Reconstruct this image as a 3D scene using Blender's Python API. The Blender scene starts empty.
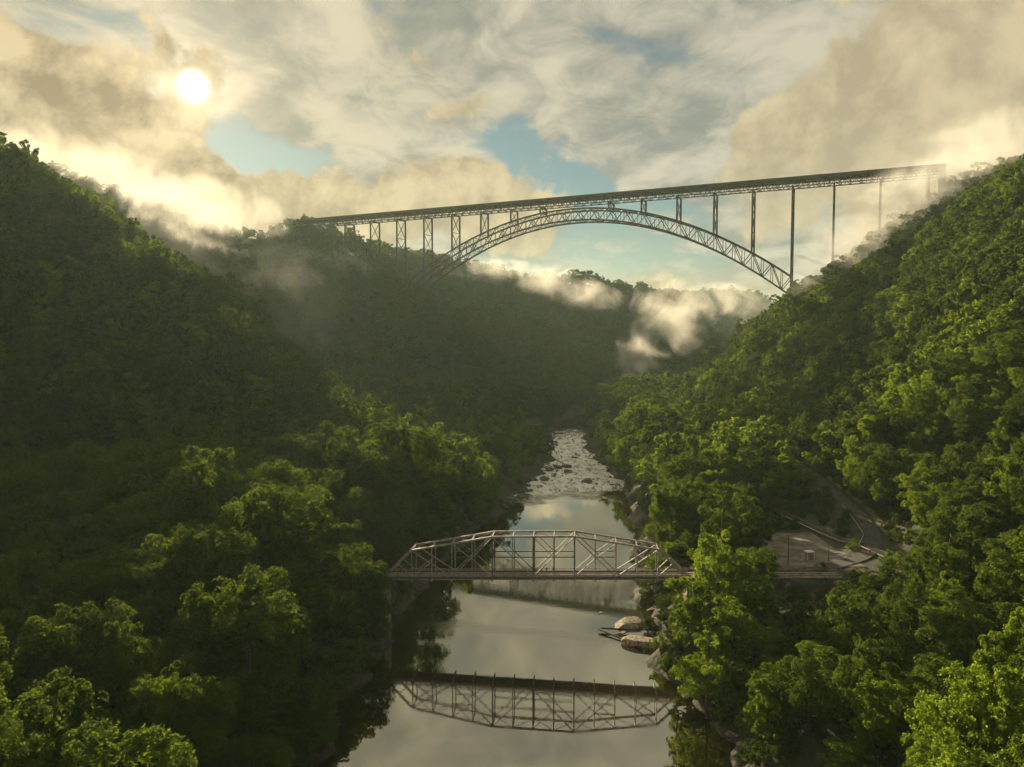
import bpy, bmesh, math, random
import numpy as np
from mathutils import Vector, Matrix

R = math.radians
sc = bpy.context.scene
col = sc.collection

random.seed(11)
# ------------------------------------------------------------------ camera
W, H, F = 1024.0, 767.0, 780.0
CAM_Z = 86.0
PITCH = math.atan2(45.5, F)
cam_d = bpy.data.cameras.new('camera')
cam_d.sensor_width = 36.0
cam_d.lens = F / W * 36.0
cam_d.clip_start = 0.5
cam_d.clip_end = 60000
cam = bpy.data.objects.new('camera', cam_d)
cam.location = (0, 0, CAM_Z)
cam.rotation_euler = (math.pi / 2 - PITCH, 0, 0)
col.objects.link(cam)
sc.camera = cam


def ray(px, py):
    """direction of a photograph point, in the world"""
    x = (px - W / 2) / F
    u = -(py - H / 2) / F
    c, s = math.cos(PITCH), math.sin(PITCH)
    return Vector((x, c + u * s, -s + u * c))


def at(px, py, Y):
    d = ray(px, py)
    return Vector((0, 0, CAM_Z)) + d * (Y / d.y)


def proj(x, y, z):
    c, s = math.cos(PITCH), math.sin(PITCH)
    dz = z - CAM_Z
    fw = y * c - dz * s
    up = y * s + dz * c
    fw = np.where(np.abs(fw) < 1e-3, 1e-3, fw)
    return W / 2 + F * x / fw, H / 2 - F * up / fw, fw


def az_el(px, py):
    d = ray(px, py).normalized()
    return math.degrees(math.atan2(d.x, d.y)), math.degrees(math.asin(d.z))


# ------------------------------------------------------------------ render settings, sun
sc.view_settings.view_transform = 'Standard'
sc.view_settings.look = 'None'
sc.view_settings.exposure = 1.25
sc.view_settings.gamma = 1.0
sc.view_settings.use_curve_mapping = False
cy = sc.cycles
cy.use_denoising = True
cy.denoiser = 'OPENIMAGEDENOISE'
cy.max_bounces = 6
cy.diffuse_bounces = 2
cy.glossy_bounces = 2
cy.transmission_bounces = 3
cy.transparent_max_bounces = 6
cy.volume_bounces = 2
cy.volume_step_rate = 0.4
cy.volume_max_steps = 128
cy.sample_clamp_indirect = 4.0

SUN_AZ, SUN_EL = az_el(193, 86)
sun_dir = ray(193, 86).normalized()
sun_l = bpy.data.lights.new('sun', 'SUN')
sun_l.energy = 5.0
sun_l.angle = R(0.6)
sun_l.color = (1.0, 0.83, 0.56)
sun = bpy.data.objects.new('sun', sun_l)
sun.rotation_euler = (-sun_dir).to_track_quat('-Z', 'Y').to_euler()
sun.location = (-400, 900, 600)
col.objects.link(sun)


# ------------------------------------------------------------------ node expression helper
class NT:
    def __init__(self, tree):
        self.t = tree
        self.n = tree.nodes
        self.l = tree.links

    def new(self, kind, **kw):
        n = self.n.new(kind)
        for k, v in kw.items():
            setattr(n, k, v)
        return n

    def put(self, sock, v):
        if isinstance(v, E):
            self.l.new(v.s, sock)
        elif isinstance(v, (tuple, list)) and len(v) == 3 and sock.type == 'RGBA':
            sock.default_value = (*v, 1)
        else:
            sock.default_value = v

    def math(self, op, a, b=None, c=None, clamp=False):
        n = self.new('ShaderNodeMath', operation=op)
        n.use_clamp = clamp
        self.put(n.inputs[0], a)
        if b is not None:
            self.put(n.inputs[1], b)
        if c is not None:
            self.put(n.inputs[2], c)
        return E(self, n.outputs[0])

    def vmath(self, op, a, b=None, scale=None):
        n = self.new('ShaderNodeVectorMath', operation=op)
        self.put(n.inputs[0], a)
        if b is not None:
            self.put(n.inputs[1], b)
        if scale is not None:
            self.put(n.inputs['Scale'], scale)
        return E(self, n.outputs['Value'] if op in ('DOT_PRODUCT', 'LENGTH', 'DISTANCE') else n.outputs['Vector'])

    def sep(self, v):
        n = self.new('ShaderNodeSeparateXYZ')
        self.put(n.inputs[0], v)
        return [E(self, o) for o in n.outputs]

    def comb(self, x, y, z):
        n = self.new('ShaderNodeCombineXYZ')
        for i, v in enumerate((x, y, z)):
            self.put(n.inputs[i], v)
        return E(self, n.outputs[0])

    def noise(self, v, scale, detail=6, rough=0.55, lac=2.0, dist=0.0, color=False):
        n = self.new('ShaderNodeTexNoise')
        self.put(n.inputs['Vector'], v)
        n.inputs['Scale'].default_value = scale
        n.inputs['Detail'].default_value = detail
        n.inputs['Roughness'].default_value = rough
        n.inputs['Lacunarity'].default_value = lac
        n.inputs['Distortion'].default_value = dist
        return E(self, n.outputs['Color' if color else 'Fac'])

    def ss(self, v, a, b, lo=0.0, hi=1.0):
        n = self.new('ShaderNodeMapRange', interpolation_type='SMOOTHSTEP')
        self.put(n.inputs['Value'], v)
        for k, x in zip(('From Min', 'From Max', 'To Min', 'To Max'), (a, b, lo, hi)):
            self.put(n.inputs[k], x)
        return E(self, n.outputs['Result'])

    def mix(self, f, a, b):
        n = self.new('ShaderNodeMix', data_type='RGBA')
        self.put(n.inputs[0], f)
        self.put(n.inputs[6], a)
        self.put(n.inputs[7], b)
        return E(self, n.outputs[2])

    def exp(self, a):
        return self.math('EXPONENT', a)


class E:
    def __init__(self, nt, s):
        self.nt, self.s = nt, s

    def _m(self, op, o, rev=False):
        return self.nt.math(op, o, self) if rev else self.nt.math(op, self, o)
    def __add__(self, o): return self._m('ADD', o)
    def __radd__(self, o): return self._m('ADD', o, True)
    def __sub__(self, o): return self._m('SUBTRACT', o)
    def __rsub__(self, o): return self._m('SUBTRACT', o, True)
    def __mul__(self, o): return self._m('MULTIPLY', o)
    def __rmul__(self, o): return self._m('MULTIPLY', o, True)
    def __truediv__(self, o): return self._m('DIVIDE', o)
    def __rtruediv__(self, o): return self._m('DIVIDE', o, True)
    def __neg__(self): return self._m('MULTIPLY', -1.0)
    def clamp(self): return self.nt.math('ADD', self, 0.0, clamp=True)
    def max(self, o): return self._m('MAXIMUM', o)
    def min(self, o): return self._m('MINIMUM', o)


# ------------------------------------------------------------------ world: Nishita sky under layered cloud
world = bpy.data.worlds.new('World')
sc.world = world
world.use_nodes = True
world.cycles.sampling_method = 'MANUAL'
world.cycles.sample_map_resolution = 512
wt = world.node_tree
wt.nodes.clear()
w = NT(wt)
wout = w.new('ShaderNodeOutputWorld')
sky = w.new('ShaderNodeTexSky', sky_type='NISHITA')
sky.sun_disc = False
sky.sun_elevation = R(SUN_EL)
sky.sun_rotation = R(SUN_AZ)
sky.air_density = 1.0
sky.dust_density = 0.2
sky.ozone_density = 2.5
bg_sky = w.new('ShaderNodeBackground')

bg_sky.inputs[1].default_value = 0.0300

w.put(bg_sky.inputs[0], w.vmath('MULTIPLY', E(w, sky.outputs[0]), (0.80, 0.84, 0.66)))
tc = w.new('ShaderNodeTexCoord')
D = E(w, tc.outputs['Generated'])
dx, dy, dz = w.sep(D)
az = w.math('ARCTAN2', dx, dy) * 57.2958
el = w.math('ARCSINE', dz) * 57.2958
warp = w.noise(D, 5.0, 4, 0.55, color=True)
wx, wy, wz = w.sep(warp)
azw = az + (wx - 0.5) * 16.0
elw = el + (wy - 0.5) * 10.0


def blob(px, py, sx, sy, rot=0.0, a=azw, e=elw):
    """soft patch of sky around a direction, sizes in degrees"""
    A, B = az_el(px, py)
    c, s = math.cos(R(rot)), math.sin(R(rot))
    u = (a - A) * (c / sx) + (e - B) * (s / sx)
    v = (a - A) * (-s / sy) + (e - B) * (c / sy)
    return w.exp(-(u * u + v * v))


def total(items):
    t = items[0]
    for i in items[1:]:
        t = t + i
    return t


# high layer, seen in perspective on a flat sheet overhead
inv = 1.0 / (dz.max(0.0) + 0.22)
sheet = w.comb(dx * inv * 1.15, dy * inv, 0.0)
hi = w.noise(sheet, 1.9, 8, 0.56, dist=0.7)
hi2 = w.noise(w.comb(dx * inv * 1.3, dy * inv, 3.0), 5.2, 8, 0.60, dist=0.5)
gap = total([blob(290, 160, 4.6, 1.2, -6) * 1.1, blob(215, 130, 3.4, 1.5, 0) * 0.85, blob(545, 165, 5.6, 1.3, -22) * 1.05,
             blob(640, 185, 6.0, 1.0, -10) * 0.8, blob(465, 155, 3.5, 1.0, 0) * 0.7, blob(620, 240, 7.0, 2.6, 0) * 0.95,
             blob(60, 12, 9, 2.2, 0) * 0.7, blob(330, 18, 6, 1.6, 0) * 0.45, blob(640, 50, 7, 1.5, -10) * 0.5, blob(850, 45, 5, 1.6, 10) * 0.4])
cover = w.ss(hi * 0.6 + hi2 * 0.4 + 0.20 - gap * 0.40, 0.30, 0.58)
# thick low cloud banks
bank_mask = total([blob(30, 105, 8, 5.0, -35) * 1.1, blob(140, 165, 6, 3.2, -25) * 1.0, blob(215, 190, 5, 2.4, -10) * 0.9, blob(310, 205, 4.5, 2.4) * 0.95,
                   blob(150, 235, 12, 3.0) * 0.8, blob(400, 225, 5, 2.0) * 0.7, blob(500, 200, 4.2, 2.3, -10) * 0.95, blob(440, 185, 4, 1.4) * 0.5, blob(530, 225, 5, 2.0) * 0.6,
                   blob(985, 90, 7, 12.0, 20) * 1.3, blob(860, 180, 8, 4.5) * 0.95, blob(780, 120, 6, 2.4, 20) * 0.55, blob(720, 285, 10, 1.8) * 0.6, blob(410, 85, 8, 2.0, -25) * 0.5, blob(150, 40, 5, 1.6, -30) * 0.5])


def bank_d(vec):
    return w.noise(vec, 9.5, 8, 0.60, dist=0.2)


bn = bank_d(D)
off = w.vmath('ADD', D, tuple(Vector(sun_dir) * 0.022 + Vector((0, 0, 0.016))))
bn2 = bank_d(off)
soft = w.noise(D, 5.0, 3, 0.5)
low = w.ss(el, 6.0, 1.0)
bank = w.ss(bank_mask * 0.8 + (bn - 0.5) * 1.7, 0.30, 0.50)
lit = ((bn - bn2) * 4.6 + 0.52 + (soft - 0.5) * 1.0).clamp()

sdot = w.vmath('DOT_PRODUCT', D, tuple(sun_dir))
ang = w.math('ARCCOSINE', sdot.min(1.0)) * 57.2958
glow = w.exp(ang * -0.24)
glow2 = w.exp(ang * -0.05)
shade_hi = w.ss(hi * 0.5 + hi2 * 0.5, 0.38, 0.62)
hi_dark = w.mix(glow2, (0.145, 0.155, 0.142), (0.20, 0.185, 0.14))
hi_lite = w.mix(glow2, (0.36, 0.335, 0.26), (0.46, 0.38, 0.25))
hi_col = w.mix(low * 0.8, w.mix(shade_hi, hi_dark, hi_lite), (0.47, 0.385, 0.245))
bk_dark = w.mix(glow2, (0.275, 0.23, 0.15), (0.165, 0.112, 0.058))
bk_lite = w.mix(glow2, (0.375, 0.315, 0.20), (0.49, 0.375, 0.205))
bk_col = w.mix(lit, bk_dark, bk_lite)
cl = w.mix(bank, hi_col, bk_col)
# thinner cloud lets the sun through round the disc
add_v = glow * (0.04 + cover * 0.24) * (1.1 - bank * 0.6)
glowc = w.vmath('SCALE', (0.80, 0.62, 0.36), scale=add_v)
cl = w.vmath('ADD', cl, glowc)
bg_cl = w.new('ShaderNodeBackground')
w.put(bg_cl.inputs[0], cl)
w.put(bg_cl.inputs[1], 0.71 + w.ss(ang, 60.0, 110.0) * 0.04)
cov_all = 1.0 - (1.0 - cover * 0.96) * (1.0 - bank)
mixs = w.new('ShaderNodeMixShader')
w.put(mixs.inputs[0], cov_all)
wt.links.new(bg_sky.outputs[0], mixs.inputs[1])
wt.links.new(bg_cl.outputs[0], mixs.inputs[2])
# the sun itself, burning through the thin cloud
disc = w.exp(ang * ang * -3.2) * 5.0 + w.exp(ang * -0.45) * 0.13
bg_sun = w.new('ShaderNodeBackground')
bg_sun.inputs[0].default_value = (1.0, 0.90, 0.66, 1)
w.put(bg_sun.inputs[1], disc)
addsh = w.new('ShaderNodeAddShader')
wt.links.new(mixs.outputs[0], addsh.inputs[0])
wt.links.new(bg_sun.outputs[0], addsh.inputs[1])
wt.links.new(addsh.outputs[0], wout.inputs[0])


# ------------------------------------------------------------------ materials
def material(name):
    m = bpy.data.materials.new(name)
    m.use_nodes = True
    m.node_tree.nodes.clear()
    n = NT(m.node_tree)
    return m, n, n.new('ShaderNodeOutputMaterial')


def solid(name, c1, c2=None, rough=0.7, scale=1.0, metallic=0.0, bump=0.0, detail=5):
    m, n, out = material(name)
    p = n.new('ShaderNodeBsdfPrincipled')
    p.inputs['Roughness'].default_value = rough
    p.inputs['Metallic'].default_value = metallic
    tcn = n.new('ShaderNodeNewGeometry')
    P = E(n, tcn.outputs['Position'])
    f = n.noise(P, scale, detail, 0.6)
    n.put(p.inputs['Base Color'], n.mix(n.ss(f, 0.35, 0.65), c1, c2 or c1))
    if bump:
        b = n.new('ShaderNodeBump')
        b.inputs['Strength'].default_value = bump
        b.inputs['Distance'].default_value = 0.3
        n.put(b.inputs['Height'], f)
        m.node_tree.links.new(b.outputs[0], p.inputs['Normal'])
    m.node_tree.links.new(p.outputs[0], out.inputs[0])
    return m


def leaf_material(name, dark, light, trans, tw=0.45):
    m, n, out = material(name)
    oi = n.new('ShaderNodeObjectInfo')
    rnd = E(n, oi.outputs['Random'])
    at_ = n.new('ShaderNodeAttribute', attribute_name='tone')
    tone = E(n, at_.outputs['Fac'])
    f = (rnd * 0.55 + tone * 0.55 - 0.05).clamp()
    c = n.mix(f, dark, light)
    t = n.mix(f, tuple(x * 0.75 for x in trans), tuple(x * 1.2 for x in trans))
    p = n.new('ShaderNodeBsdfPrincipled')
    n.put(p.inputs['Base Color'], c)
    p.inputs['Roughness'].default_value = 0.9
    p.inputs['Specular IOR Level'].default_value = 0.02
    tr = n.new('ShaderNodeBsdfTranslucent')
    n.put(tr.inputs[0], t)
    mx = n.new('ShaderNodeMixShader')
    mx.inputs[0].default_value = tw
    m.node_tree.links.new(p.outputs[0], mx.inputs[1])
    m.node_tree.links.new(tr.outputs[0], mx.inputs[2])
    m.node_tree.links.new(mx.outputs[0], out.inputs[0])
    return m


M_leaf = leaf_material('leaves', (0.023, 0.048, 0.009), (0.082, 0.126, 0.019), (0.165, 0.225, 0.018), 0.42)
M_leaf_lit = leaf_material('leaves_sunlit', (0.055, 0.105, 0.014), (0.11, 0.155, 0.020), (0.27, 0.36, 0.022), 0.52)  # sunlit copy of the leaves, sunshine painted into a brighter colour
M_leaf_brown = leaf_material('leaves_brown', (0.10, 0.065, 0.018), (0.15, 0.10, 0.03), (0.22, 0.14, 0.03))
M_bark = solid('bark', (0.035, 0.026, 0.017), (0.085, 0.065, 0.045), 0.9, 2.0)
M_rock = solid('rock', (0.11, 0.08, 0.05), (0.42, 0.33, 0.22), 0.9, 1.1, bump=1.0, detail=10)
M_rock_dark = solid('rock_dark', (0.05, 0.042, 0.03), (0.16, 0.125, 0.085), 0.85, 0.8, bump=0.6)
M_rust = solid('weathering_steel', (0.045, 0.030, 0.020), (0.075, 0.048, 0.030), 0.7, 0.2)
M_deckside = solid('dark_deck_steel', (0.035, 0.026, 0.020), (0.06, 0.042, 0.03), 0.75, 0.1)
M_steel = solid('old_painted_steel', (0.15, 0.125, 0.10), (0.33, 0.285, 0.235), 0.6, 0.9)
M_steel_d = solid('dark_steel', (0.06, 0.05, 0.04), (0.12, 0.10, 0.08), 0.65, 0.9)
M_planks = solid('deck_planks', (0.13, 0.09, 0.065), (0.24, 0.17, 0.12), 0.8, 1.2)
M_concrete = solid('concrete', (0.26, 0.23, 0.19), (0.40, 0.36, 0.29), 0.85, 0.8, bump=0.2)
M_stone = solid('old_stone', (0.14, 0.11, 0.08), (0.30, 0.24, 0.17), 0.9, 1.1, bump=0.5)
M_asphalt = solid('asphalt', (0.040, 0.036, 0.030), (0.062, 0.055, 0.046), 0.85, 0.6)
M_gravel = solid('gravel', (0.085, 0.068, 0.048), (0.21, 0.175, 0.125), 0.9, 0.22, detail=9)
M_dirt = solid('dirt', (0.10, 0.062, 0.036), (0.20, 0.13, 0.075), 0.9, 0.5)
M_white = solid('white_paint', (0.62, 0.60, 0.55), (0.78, 0.76, 0.70), 0.5, 2.0)
M_wood = solid('old_timber', (0.06, 0.045, 0.032), (0.12, 0.09, 0.06), 0.85, 2.0)
M_log = solid('wet_driftwood', (0.016, 0.012, 0.009), (0.034, 0.026, 0.018), 1.0, 2.0)
M_zinc = solid('galvanised_rail', (0.45, 0.43, 0.38), (0.60, 0.57, 0.50), 0.4, 1.0, metallic=0.3)
M_cloth = solid('dark_cloth', (0.02, 0.02, 0.025), (0.04, 0.035, 0.03), 0.9, 6.0)
M_skin = solid('skin', (0.36, 0.20, 0.13), (0.42, 0.25, 0.17), 0.6, 6.0)
M_hair = solid('hair', (0.02, 0.014, 0.01), (0.03, 0.02, 0.015), 0.6, 9.0)

# ------------------------------------------------------------------ scene building helpers


def tag(o, label=None, cat=None, group=None, kind=None):
    for k, v in (('label', label), ('category', cat), ('group', group), ('kind', kind)):
        if v:
            o[k] = v
    return o


def empty(name, loc=(0, 0, 0), rz=0.0):
    o = bpy.data.objects.new(name, None)
    o.location = loc
    o.rotation_euler = (0, 0, rz)
    o.empty_display_size = 0.5
    col.objects.link(o)
    return o


def mesh_obj(name, verts, faces, mat, parent=None, smooth=False):
    me = bpy.data.meshes.new(name)
    me.from_pydata([tuple(v) for v in verts], [], [tuple(f) for f in faces])
    me.update()
    if smooth:
        me.polygons.foreach_set('use_smooth', [True] * len(me.polygons))
    me.materials.append(mat)
    o = bpy.data.objects.new(name, me)
    col.objects.link(o)
    if parent:
        o.parent = parent
    return o


class MB:
    def __init__(self):
        self.v, self.f = [], []

    def add(self, vs, fs):
        k = len(self.v)
        self.v += [Vector(x) for x in vs]
        self.f += [tuple(i + k for i in q) for q in fs]

    def bar(self, a, b, w_, h_=None, up=(0, 0, 1)):
        """rectangular member from a to b"""
        a, b = Vector(a), Vector(b)
        h_ = h_ or w_
        d = (b - a)
        if d.length < 1e-6:
            return self
        d.normalize()
        u = Vector(up)
        if abs(d.dot(u)) > 0.95:
            u = Vector((0, 1, 0))
        s = d.cross(u).normalized()
        t = s.cross(d).normalized()
        vs = []
        for p in (a, b):
            for i, j in ((-1, -1), (1, -1), (1, 1), (-1, 1)):
                vs.append(p + s * (i * w_ / 2) + t * (j * h_ / 2))
        self.add(vs, [(0, 1, 2, 3), (7, 6, 5, 4), (0, 4, 5, 1), (1, 5, 6, 2), (2, 6, 7, 3), (3, 7, 4, 0)])
        return self

    def tube(self, pts, radii, n=7):
        pts = [Vector(p) for p in pts]
        rings = []
        for i, p in enumerate(pts):
            d = (pts[min(i + 1, len(pts) - 1)] - pts[max(i - 1, 0)]).normalized()
            u = Vector((1, 0, 0)) if abs(d.x) < 0.8 else Vector((0, 1, 0))
            s = d.cross(u).normalized()
            t = d.cross(s)
            rings.append([p + (s * math.cos(2 * math.pi * k / n) + t * math.sin(2 * math.pi * k / n)) * radii[i] for k in range(n)])
        vs = [v for r in rings for v in r]
        fs = []
        for i in range(len(pts) - 1):
            for k in range(n):
                fs.append((i * n + k, i * n + (k + 1) % n, (i + 1) * n + (k + 1) % n, (i + 1) * n + k))
        fs.append(tuple(range(n))[::-1])
        fs.append(tuple((len(pts) - 1) * n + k for k in range(n)))
        self.add(vs, fs)
        return self

    def box(self, c, s, rz=0.0):
        c = Vector(c)
        m = Matrix.Rotation(rz, 3, 'Z')
        vs = [c + m @ Vector((x * s[0] / 2, y * s[1] / 2, z * s[2] / 2)) for z in (-1, 1) for y in (-1, 1) for x in (-1, 1)]
        self.add(vs, [(0, 2, 3, 1), (4, 5, 7, 6), (0, 1, 5, 4), (1, 3, 7, 5), (3, 2, 6, 7), (2, 0, 4, 6)])
        return self

    def build(self, name, mat, parent=None, bevel=0.0):
        base = Vector((0, 0, 0))
        up_ = parent
        while up_:
            base += Vector(up_.location)
            up_ = up_.parent
        rz = parent.rotation_euler.z if parent else 0
        m = Matrix.Rotation(-rz, 3, 'Z')
        o = mesh_obj(name, [m @ (v - base) for v in self.v], self.f, mat, parent)
        if bevel:
            b = o.modifiers.new('bevel', 'BEVEL')
            b.width = bevel
            b.segments = 2
        return o


# ------------------------------------------------------------------ terrain
rng = np.random.default_rng(7)


def value_noise(seed, cell):
    g = np.random.default_rng(seed).random((256, 256))

    def f(x, y):
        u, v = np.asarray(x) / cell, np.asarray(y) / cell
        i, j = np.floor(u).astype(int), np.floor(v).astype(int)
        a, b = u - i, v - j
        a, b = a * a * (3 - 2 * a), b * b * (3 - 2 * b)
        i0, i1, j0, j1 = i % 256, (i + 1) % 256, j % 256, (j + 1) % 256
        return (g[i0, j0] * (1 - a) + g[i1, j0] * a) * (1 - b) + (g[i0, j1] * (1 - a) + g[i1, j1] * a) * b - 0.5
    return f


N1, N2, N3, N4 = value_noise(1, 140), value_noise(2, 55), value_noise(3, 20), value_noise(4, 6)


def itp(pts):
    a = np.array(pts, float)
    return lambda y: np.interp(y, a[:, 0], a[:, 1])


XR0 = itp([(-400, 60), (100, 49), (155, 46), (190, 41), (219, 39), (277, 47), (345, 56), (409, 64), (467, 66), (520, 62), (600, 58),
           (700, 66), (790, 78), (860, 104), (930, 150), (1000, 205), (1200, 330), (1500, 510), (3000, 1400)])
XL0 = itp([(-400, -46), (155, -40), (219, -37), (277, -31), (345, -15), (409, -1), (467, 12), (543, 27), (600, 30), (650, 30),
           (720, 36), (790, 48), (860, 70), (930, 110), (1000, 160), (1200, 280), (1500, 450), (3000, 1300)])
FR = itp([(-400, 95), (150, 112), (230, 126), (300, 134), (400, 140), (600, 146), (800, 160), (880, 176), (930, 215), (1000, 280),
          (1200, 420), (1500, 640), (3000, 1700)])


def wig(y, s):
    return 2.2 * np.sin(y * 0.11 + s) + 1.6 * np.sin(y * 0.23 + 2 * s) + 1.0 * np.sin(y * 0.53 + 3 * s)


def XR(y): return XR0(y) + wig(y, 1.3)
def XL(y): return XL0(y) + wig(y, 4.1)


CAN = 20.0   # the canopy stands this far above the ground


def crest(pts):
    out = []
    for p in pts:
        v = at(*p)
        out.append((v.x, v.y, v.z - CAN))
    return out


RIDGES = [
    # spur on the shaded side, close
    ([(-700, 420, 265), (-480, 520, 240)] + crest([(-10, 132, 530), (60, 190, 505), (120, 230, 485), (190, 281, 468), (250, 330, 452), (310, 388, 436), (345, 440, 424), (358, 486, 414)]), 0.74),
    ([(-760, -300, 240), (-700, 420, 265)], 0.55),
    # ridge that carries the far end of the arch bridge
    ([(-1500, 900, 300)] + crest([(-60, 140, 1050), (40, 165, 1070), (100, 179, 1090), (150, 200, 1110), (210, 218, 1140), (262, 226, 1165), (296, 212, 1180), (318, 215, 1190), (335, 230, 1205), (371, 240, 1250), (402, 262, 1250)]), 0.70),
    # hill across the bend
    (crest([(371, 240, 1400), (430, 254, 1500), (490, 263, 1560), (560, 275, 1560), (640, 281, 1540), (690, 297, 1540), (760, 320, 1500)]), 0.46),
    (crest([(455, 292, 1290), (540, 348, 1150), (612, 392, 1030)]), 0.62),
]


def seg_height(x, y, pts, slope):
    best = np.full(x.shape, -1e3)
    for (ax, ay, az_), (bx, by, bz) in zip(pts[:-1], pts[1:]):
        ux, uy = bx - ax, by - ay
        L2 = ux * ux + uy * uy
        t = np.clip(((x - ax) * ux + (y - ay) * uy) / L2, 0, 1)
        d = np.hypot(x - ax - t * ux, y - ay - t * uy)
        d = np.sqrt(d * d + 64) - 8
        best = np.maximum(best, az_ + t * (bz - az_) - slope * d)
    return best


ROAD = [(95.0, 232.0, 16.6), (112, 243, 16.8), (124, 262, 18), (130, 290, 20.5), (131, 320, 24), (131, 360, 29), (134, 400, 33), (140, 460, 38)]
RAIL = [(106, 330, 16.5), (108, 300, 16.3), (112, 272, 16.2), (117, 250, 16.2), (124, 225, 16.2), (133, 200, 16.5), (146, 165, 17), (160, 120, 17)]
LOT = (95.0, 255.0, 13.5, 24.0, 15.8)


def line_dist(x, y, pts):
    bd = np.full(np.shape(x), 1e9)
    bz = np.zeros(np.shape(x))
    for (ax, ay, az_), (bx, by, bz_) in zip(pts[:-1], pts[1:]):
        ux, uy = bx - ax, by - ay
        t = np.clip(((x - ax) * ux + (y - ay) * uy) / (ux * ux + uy * uy), 0, 1)
        d = np.hypot(x - ax - t * ux, y - ay - t * uy)
        z = az_ + t * (bz_ - az_)
        bz = np.where(d < bd, z, bz)
        bd = np.minimum(bd, d)
    return bd, bz


def sstep(v, a, b):
    t = np.clip((v - a) / (b - a), 0, 1)
    return t * t * (3 - 2 * t)


def river_d(x, y):
    """distance outside the water edge (negative over water)"""
    return np.maximum(XL(y) - x, x - XR(y))


def lot_mask(x, y):
    return 1 - sstep(np.maximum(np.abs(x - LOT[0]) / LOT[2], np.abs(y - LOT[1]) / LOT[3]), 0.9, 1.2)


def height(x, y):
    x = np.asarray(x, float)
    y = np.asarray(y, float)
    d = river_d(x, y)
    dp = np.maximum(d, 0)
    base = 13.5 * (1 - np.exp(-dp / 11)) + 0.035 * np.minimum(dp, 300) + 2.5 * N3(x, y) * sstep(dp, 2, 15)
    gul = 16 * N1(x, y) + 13 * N2(x, y)
    right = 14 + 0.74 * (x - FR(y)) + 0.8 * gul
    capR = 230 + 10 * N1(x + 500, y) + 0.02 * np.clip(x - 480, 0, 600)
    right = capR - np.log1p(np.exp(np.clip((capR - right) / 12, -30, 30))) * 12
    k = 7.0
    acc = np.exp(np.clip(base / k, -60, 60)) + np.exp(np.clip(right / k, -60, 60))
    for pts, s in RIDGES:
        hgt = seg_height(x, y, pts, s)
        far_ = sstep(y, 700, 1100)
        hgt = hgt + gul * (0.25 + 0.5 * far_) * sstep(hgt, 10, 80) * (1 - 0.75 * sstep(hgt, 120, 260))
        acc = acc + np.exp(np.clip(hgt / k, -60, 60))
    z = k * np.log(acc)
    plateau = at(700, 298, 2600).z + 5 * N1(x, y)
    z = np.maximum(z, plateau * sstep(y, 1900, 2500))
    # the lot, the road and the track are graded into the slope
    m = lot_mask(x, y)
    z = z * (1 - m) + LOT[4] * m
    for pts, wd in ((RAIL, 4.0), (ROAD, 5.0)):
        bd, bz = line_dist(x, y, pts)
        m = 1 - sstep(bd, wd, wd + 5)
        z = z * (1 - m) + bz * m
    z = np.minimum(z, 0.4 + 0.85 * np.maximum(d, -9) + 0.7 * N4(x, y) * sstep(d, -3, 2))
    return np.where(d < -6, -4.0, z)


def axis(parts):
    out = []
    for a, b, s in parts:
        out += list(np.arange(a, b, s))
    return np.array(out + [parts[-1][1]])


gx = axis([(-6000, -1500, 500), (-1500, -700, 40), (-700, -300, 12), (-300, -120, 5), (-120, 180, 2.5), (180, 420, 6), (420, 800, 12), (800, 1600, 50), (1600, 7000, 500)])
gy = axis([(-1200, -200, 100), (-200, 80, 14), (80, 480, 2.5), (480, 800, 5), (800, 1300, 9), (1300, 1900, 15), (1900, 3000, 60), (3000, 16000, 800)])
GX, GY = np.meshgrid(gx, gy)
GZ = height(GX, GY)
nx, ny = len(gx), len(gy)
idx = np.arange(nx * ny).reshape(ny, nx)
quads = np.stack([idx[:-1, :-1], idx[:-1, 1:], idx[1:, 1:], idx[1:, :-1]], -1).reshape(-1, 4)
me = bpy.data.meshes.new('ground')
me.vertices.add(nx * ny)
me.vertices.foreach_set('co', np.stack([GX, GY, GZ], -1).astype(np.float32).ravel())
me.loops.add(quads.size)
me.loops.foreach_set('vertex_index', quads.astype(np.int32).ravel())
me.polygons.add(len(quads))
me.polygons.foreach_set('loop_start', np.arange(0, quads.size, 4, dtype=np.int32))
me.polygons.foreach_set('loop_total', np.full(len(quads), 4, np.int32))
me.polygons.foreach_set('use_smooth', np.ones(len(quads), bool))
me.update()
me.validate()

mg, n, out = material('forest_floor')
p = n.new('ShaderNodeBsdfPrincipled')
p.inputs['Roughness'].default_value = 0.95
P = E(n, n.new('ShaderNodeNewGeometry').outputs['Position'])
f1 = n.noise(P, 0.09, 6, 0.6)
f2 = n.noise(P, 0.6, 5, 0.65)
px_, py_, pz_ = n.sep(P)
c = n.mix(n.ss(f1, 0.4, 0.62), (0.026, 0.032, 0.010), (0.055, 0.045, 0.024))
c = n.mix(n.ss(f2, 0.45, 0.7), c, (0.035, 0.050, 0.012))
shore = n.ss(pz_ + (f2 - 0.5) * 3.0, 4.5, 1.0)
c = n.mix(shore, c, n.mix(n.ss(f2, 0.35, 0.65), (0.022, 0.019, 0.011), (0.062, 0.048, 0.030)))
n.put(p.inputs['Base Color'], c)
bmp = n.new('ShaderNodeBump')
bmp.inputs['Strength'].default_value = 0.8
bmp.inputs['Distance'].default_value = 0.8
n.put(bmp.inputs['Height'], f2)
mg.node_tree.links.new(bmp.outputs[0], p.inputs['Normal'])
mg.node_tree.links.new(p.outputs[0], out.inputs[0])
me.materials.append(mg)
ground = bpy.data.objects.new('ground', me)
col.objects.link(ground)
tag(ground, kind='structure')

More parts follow.
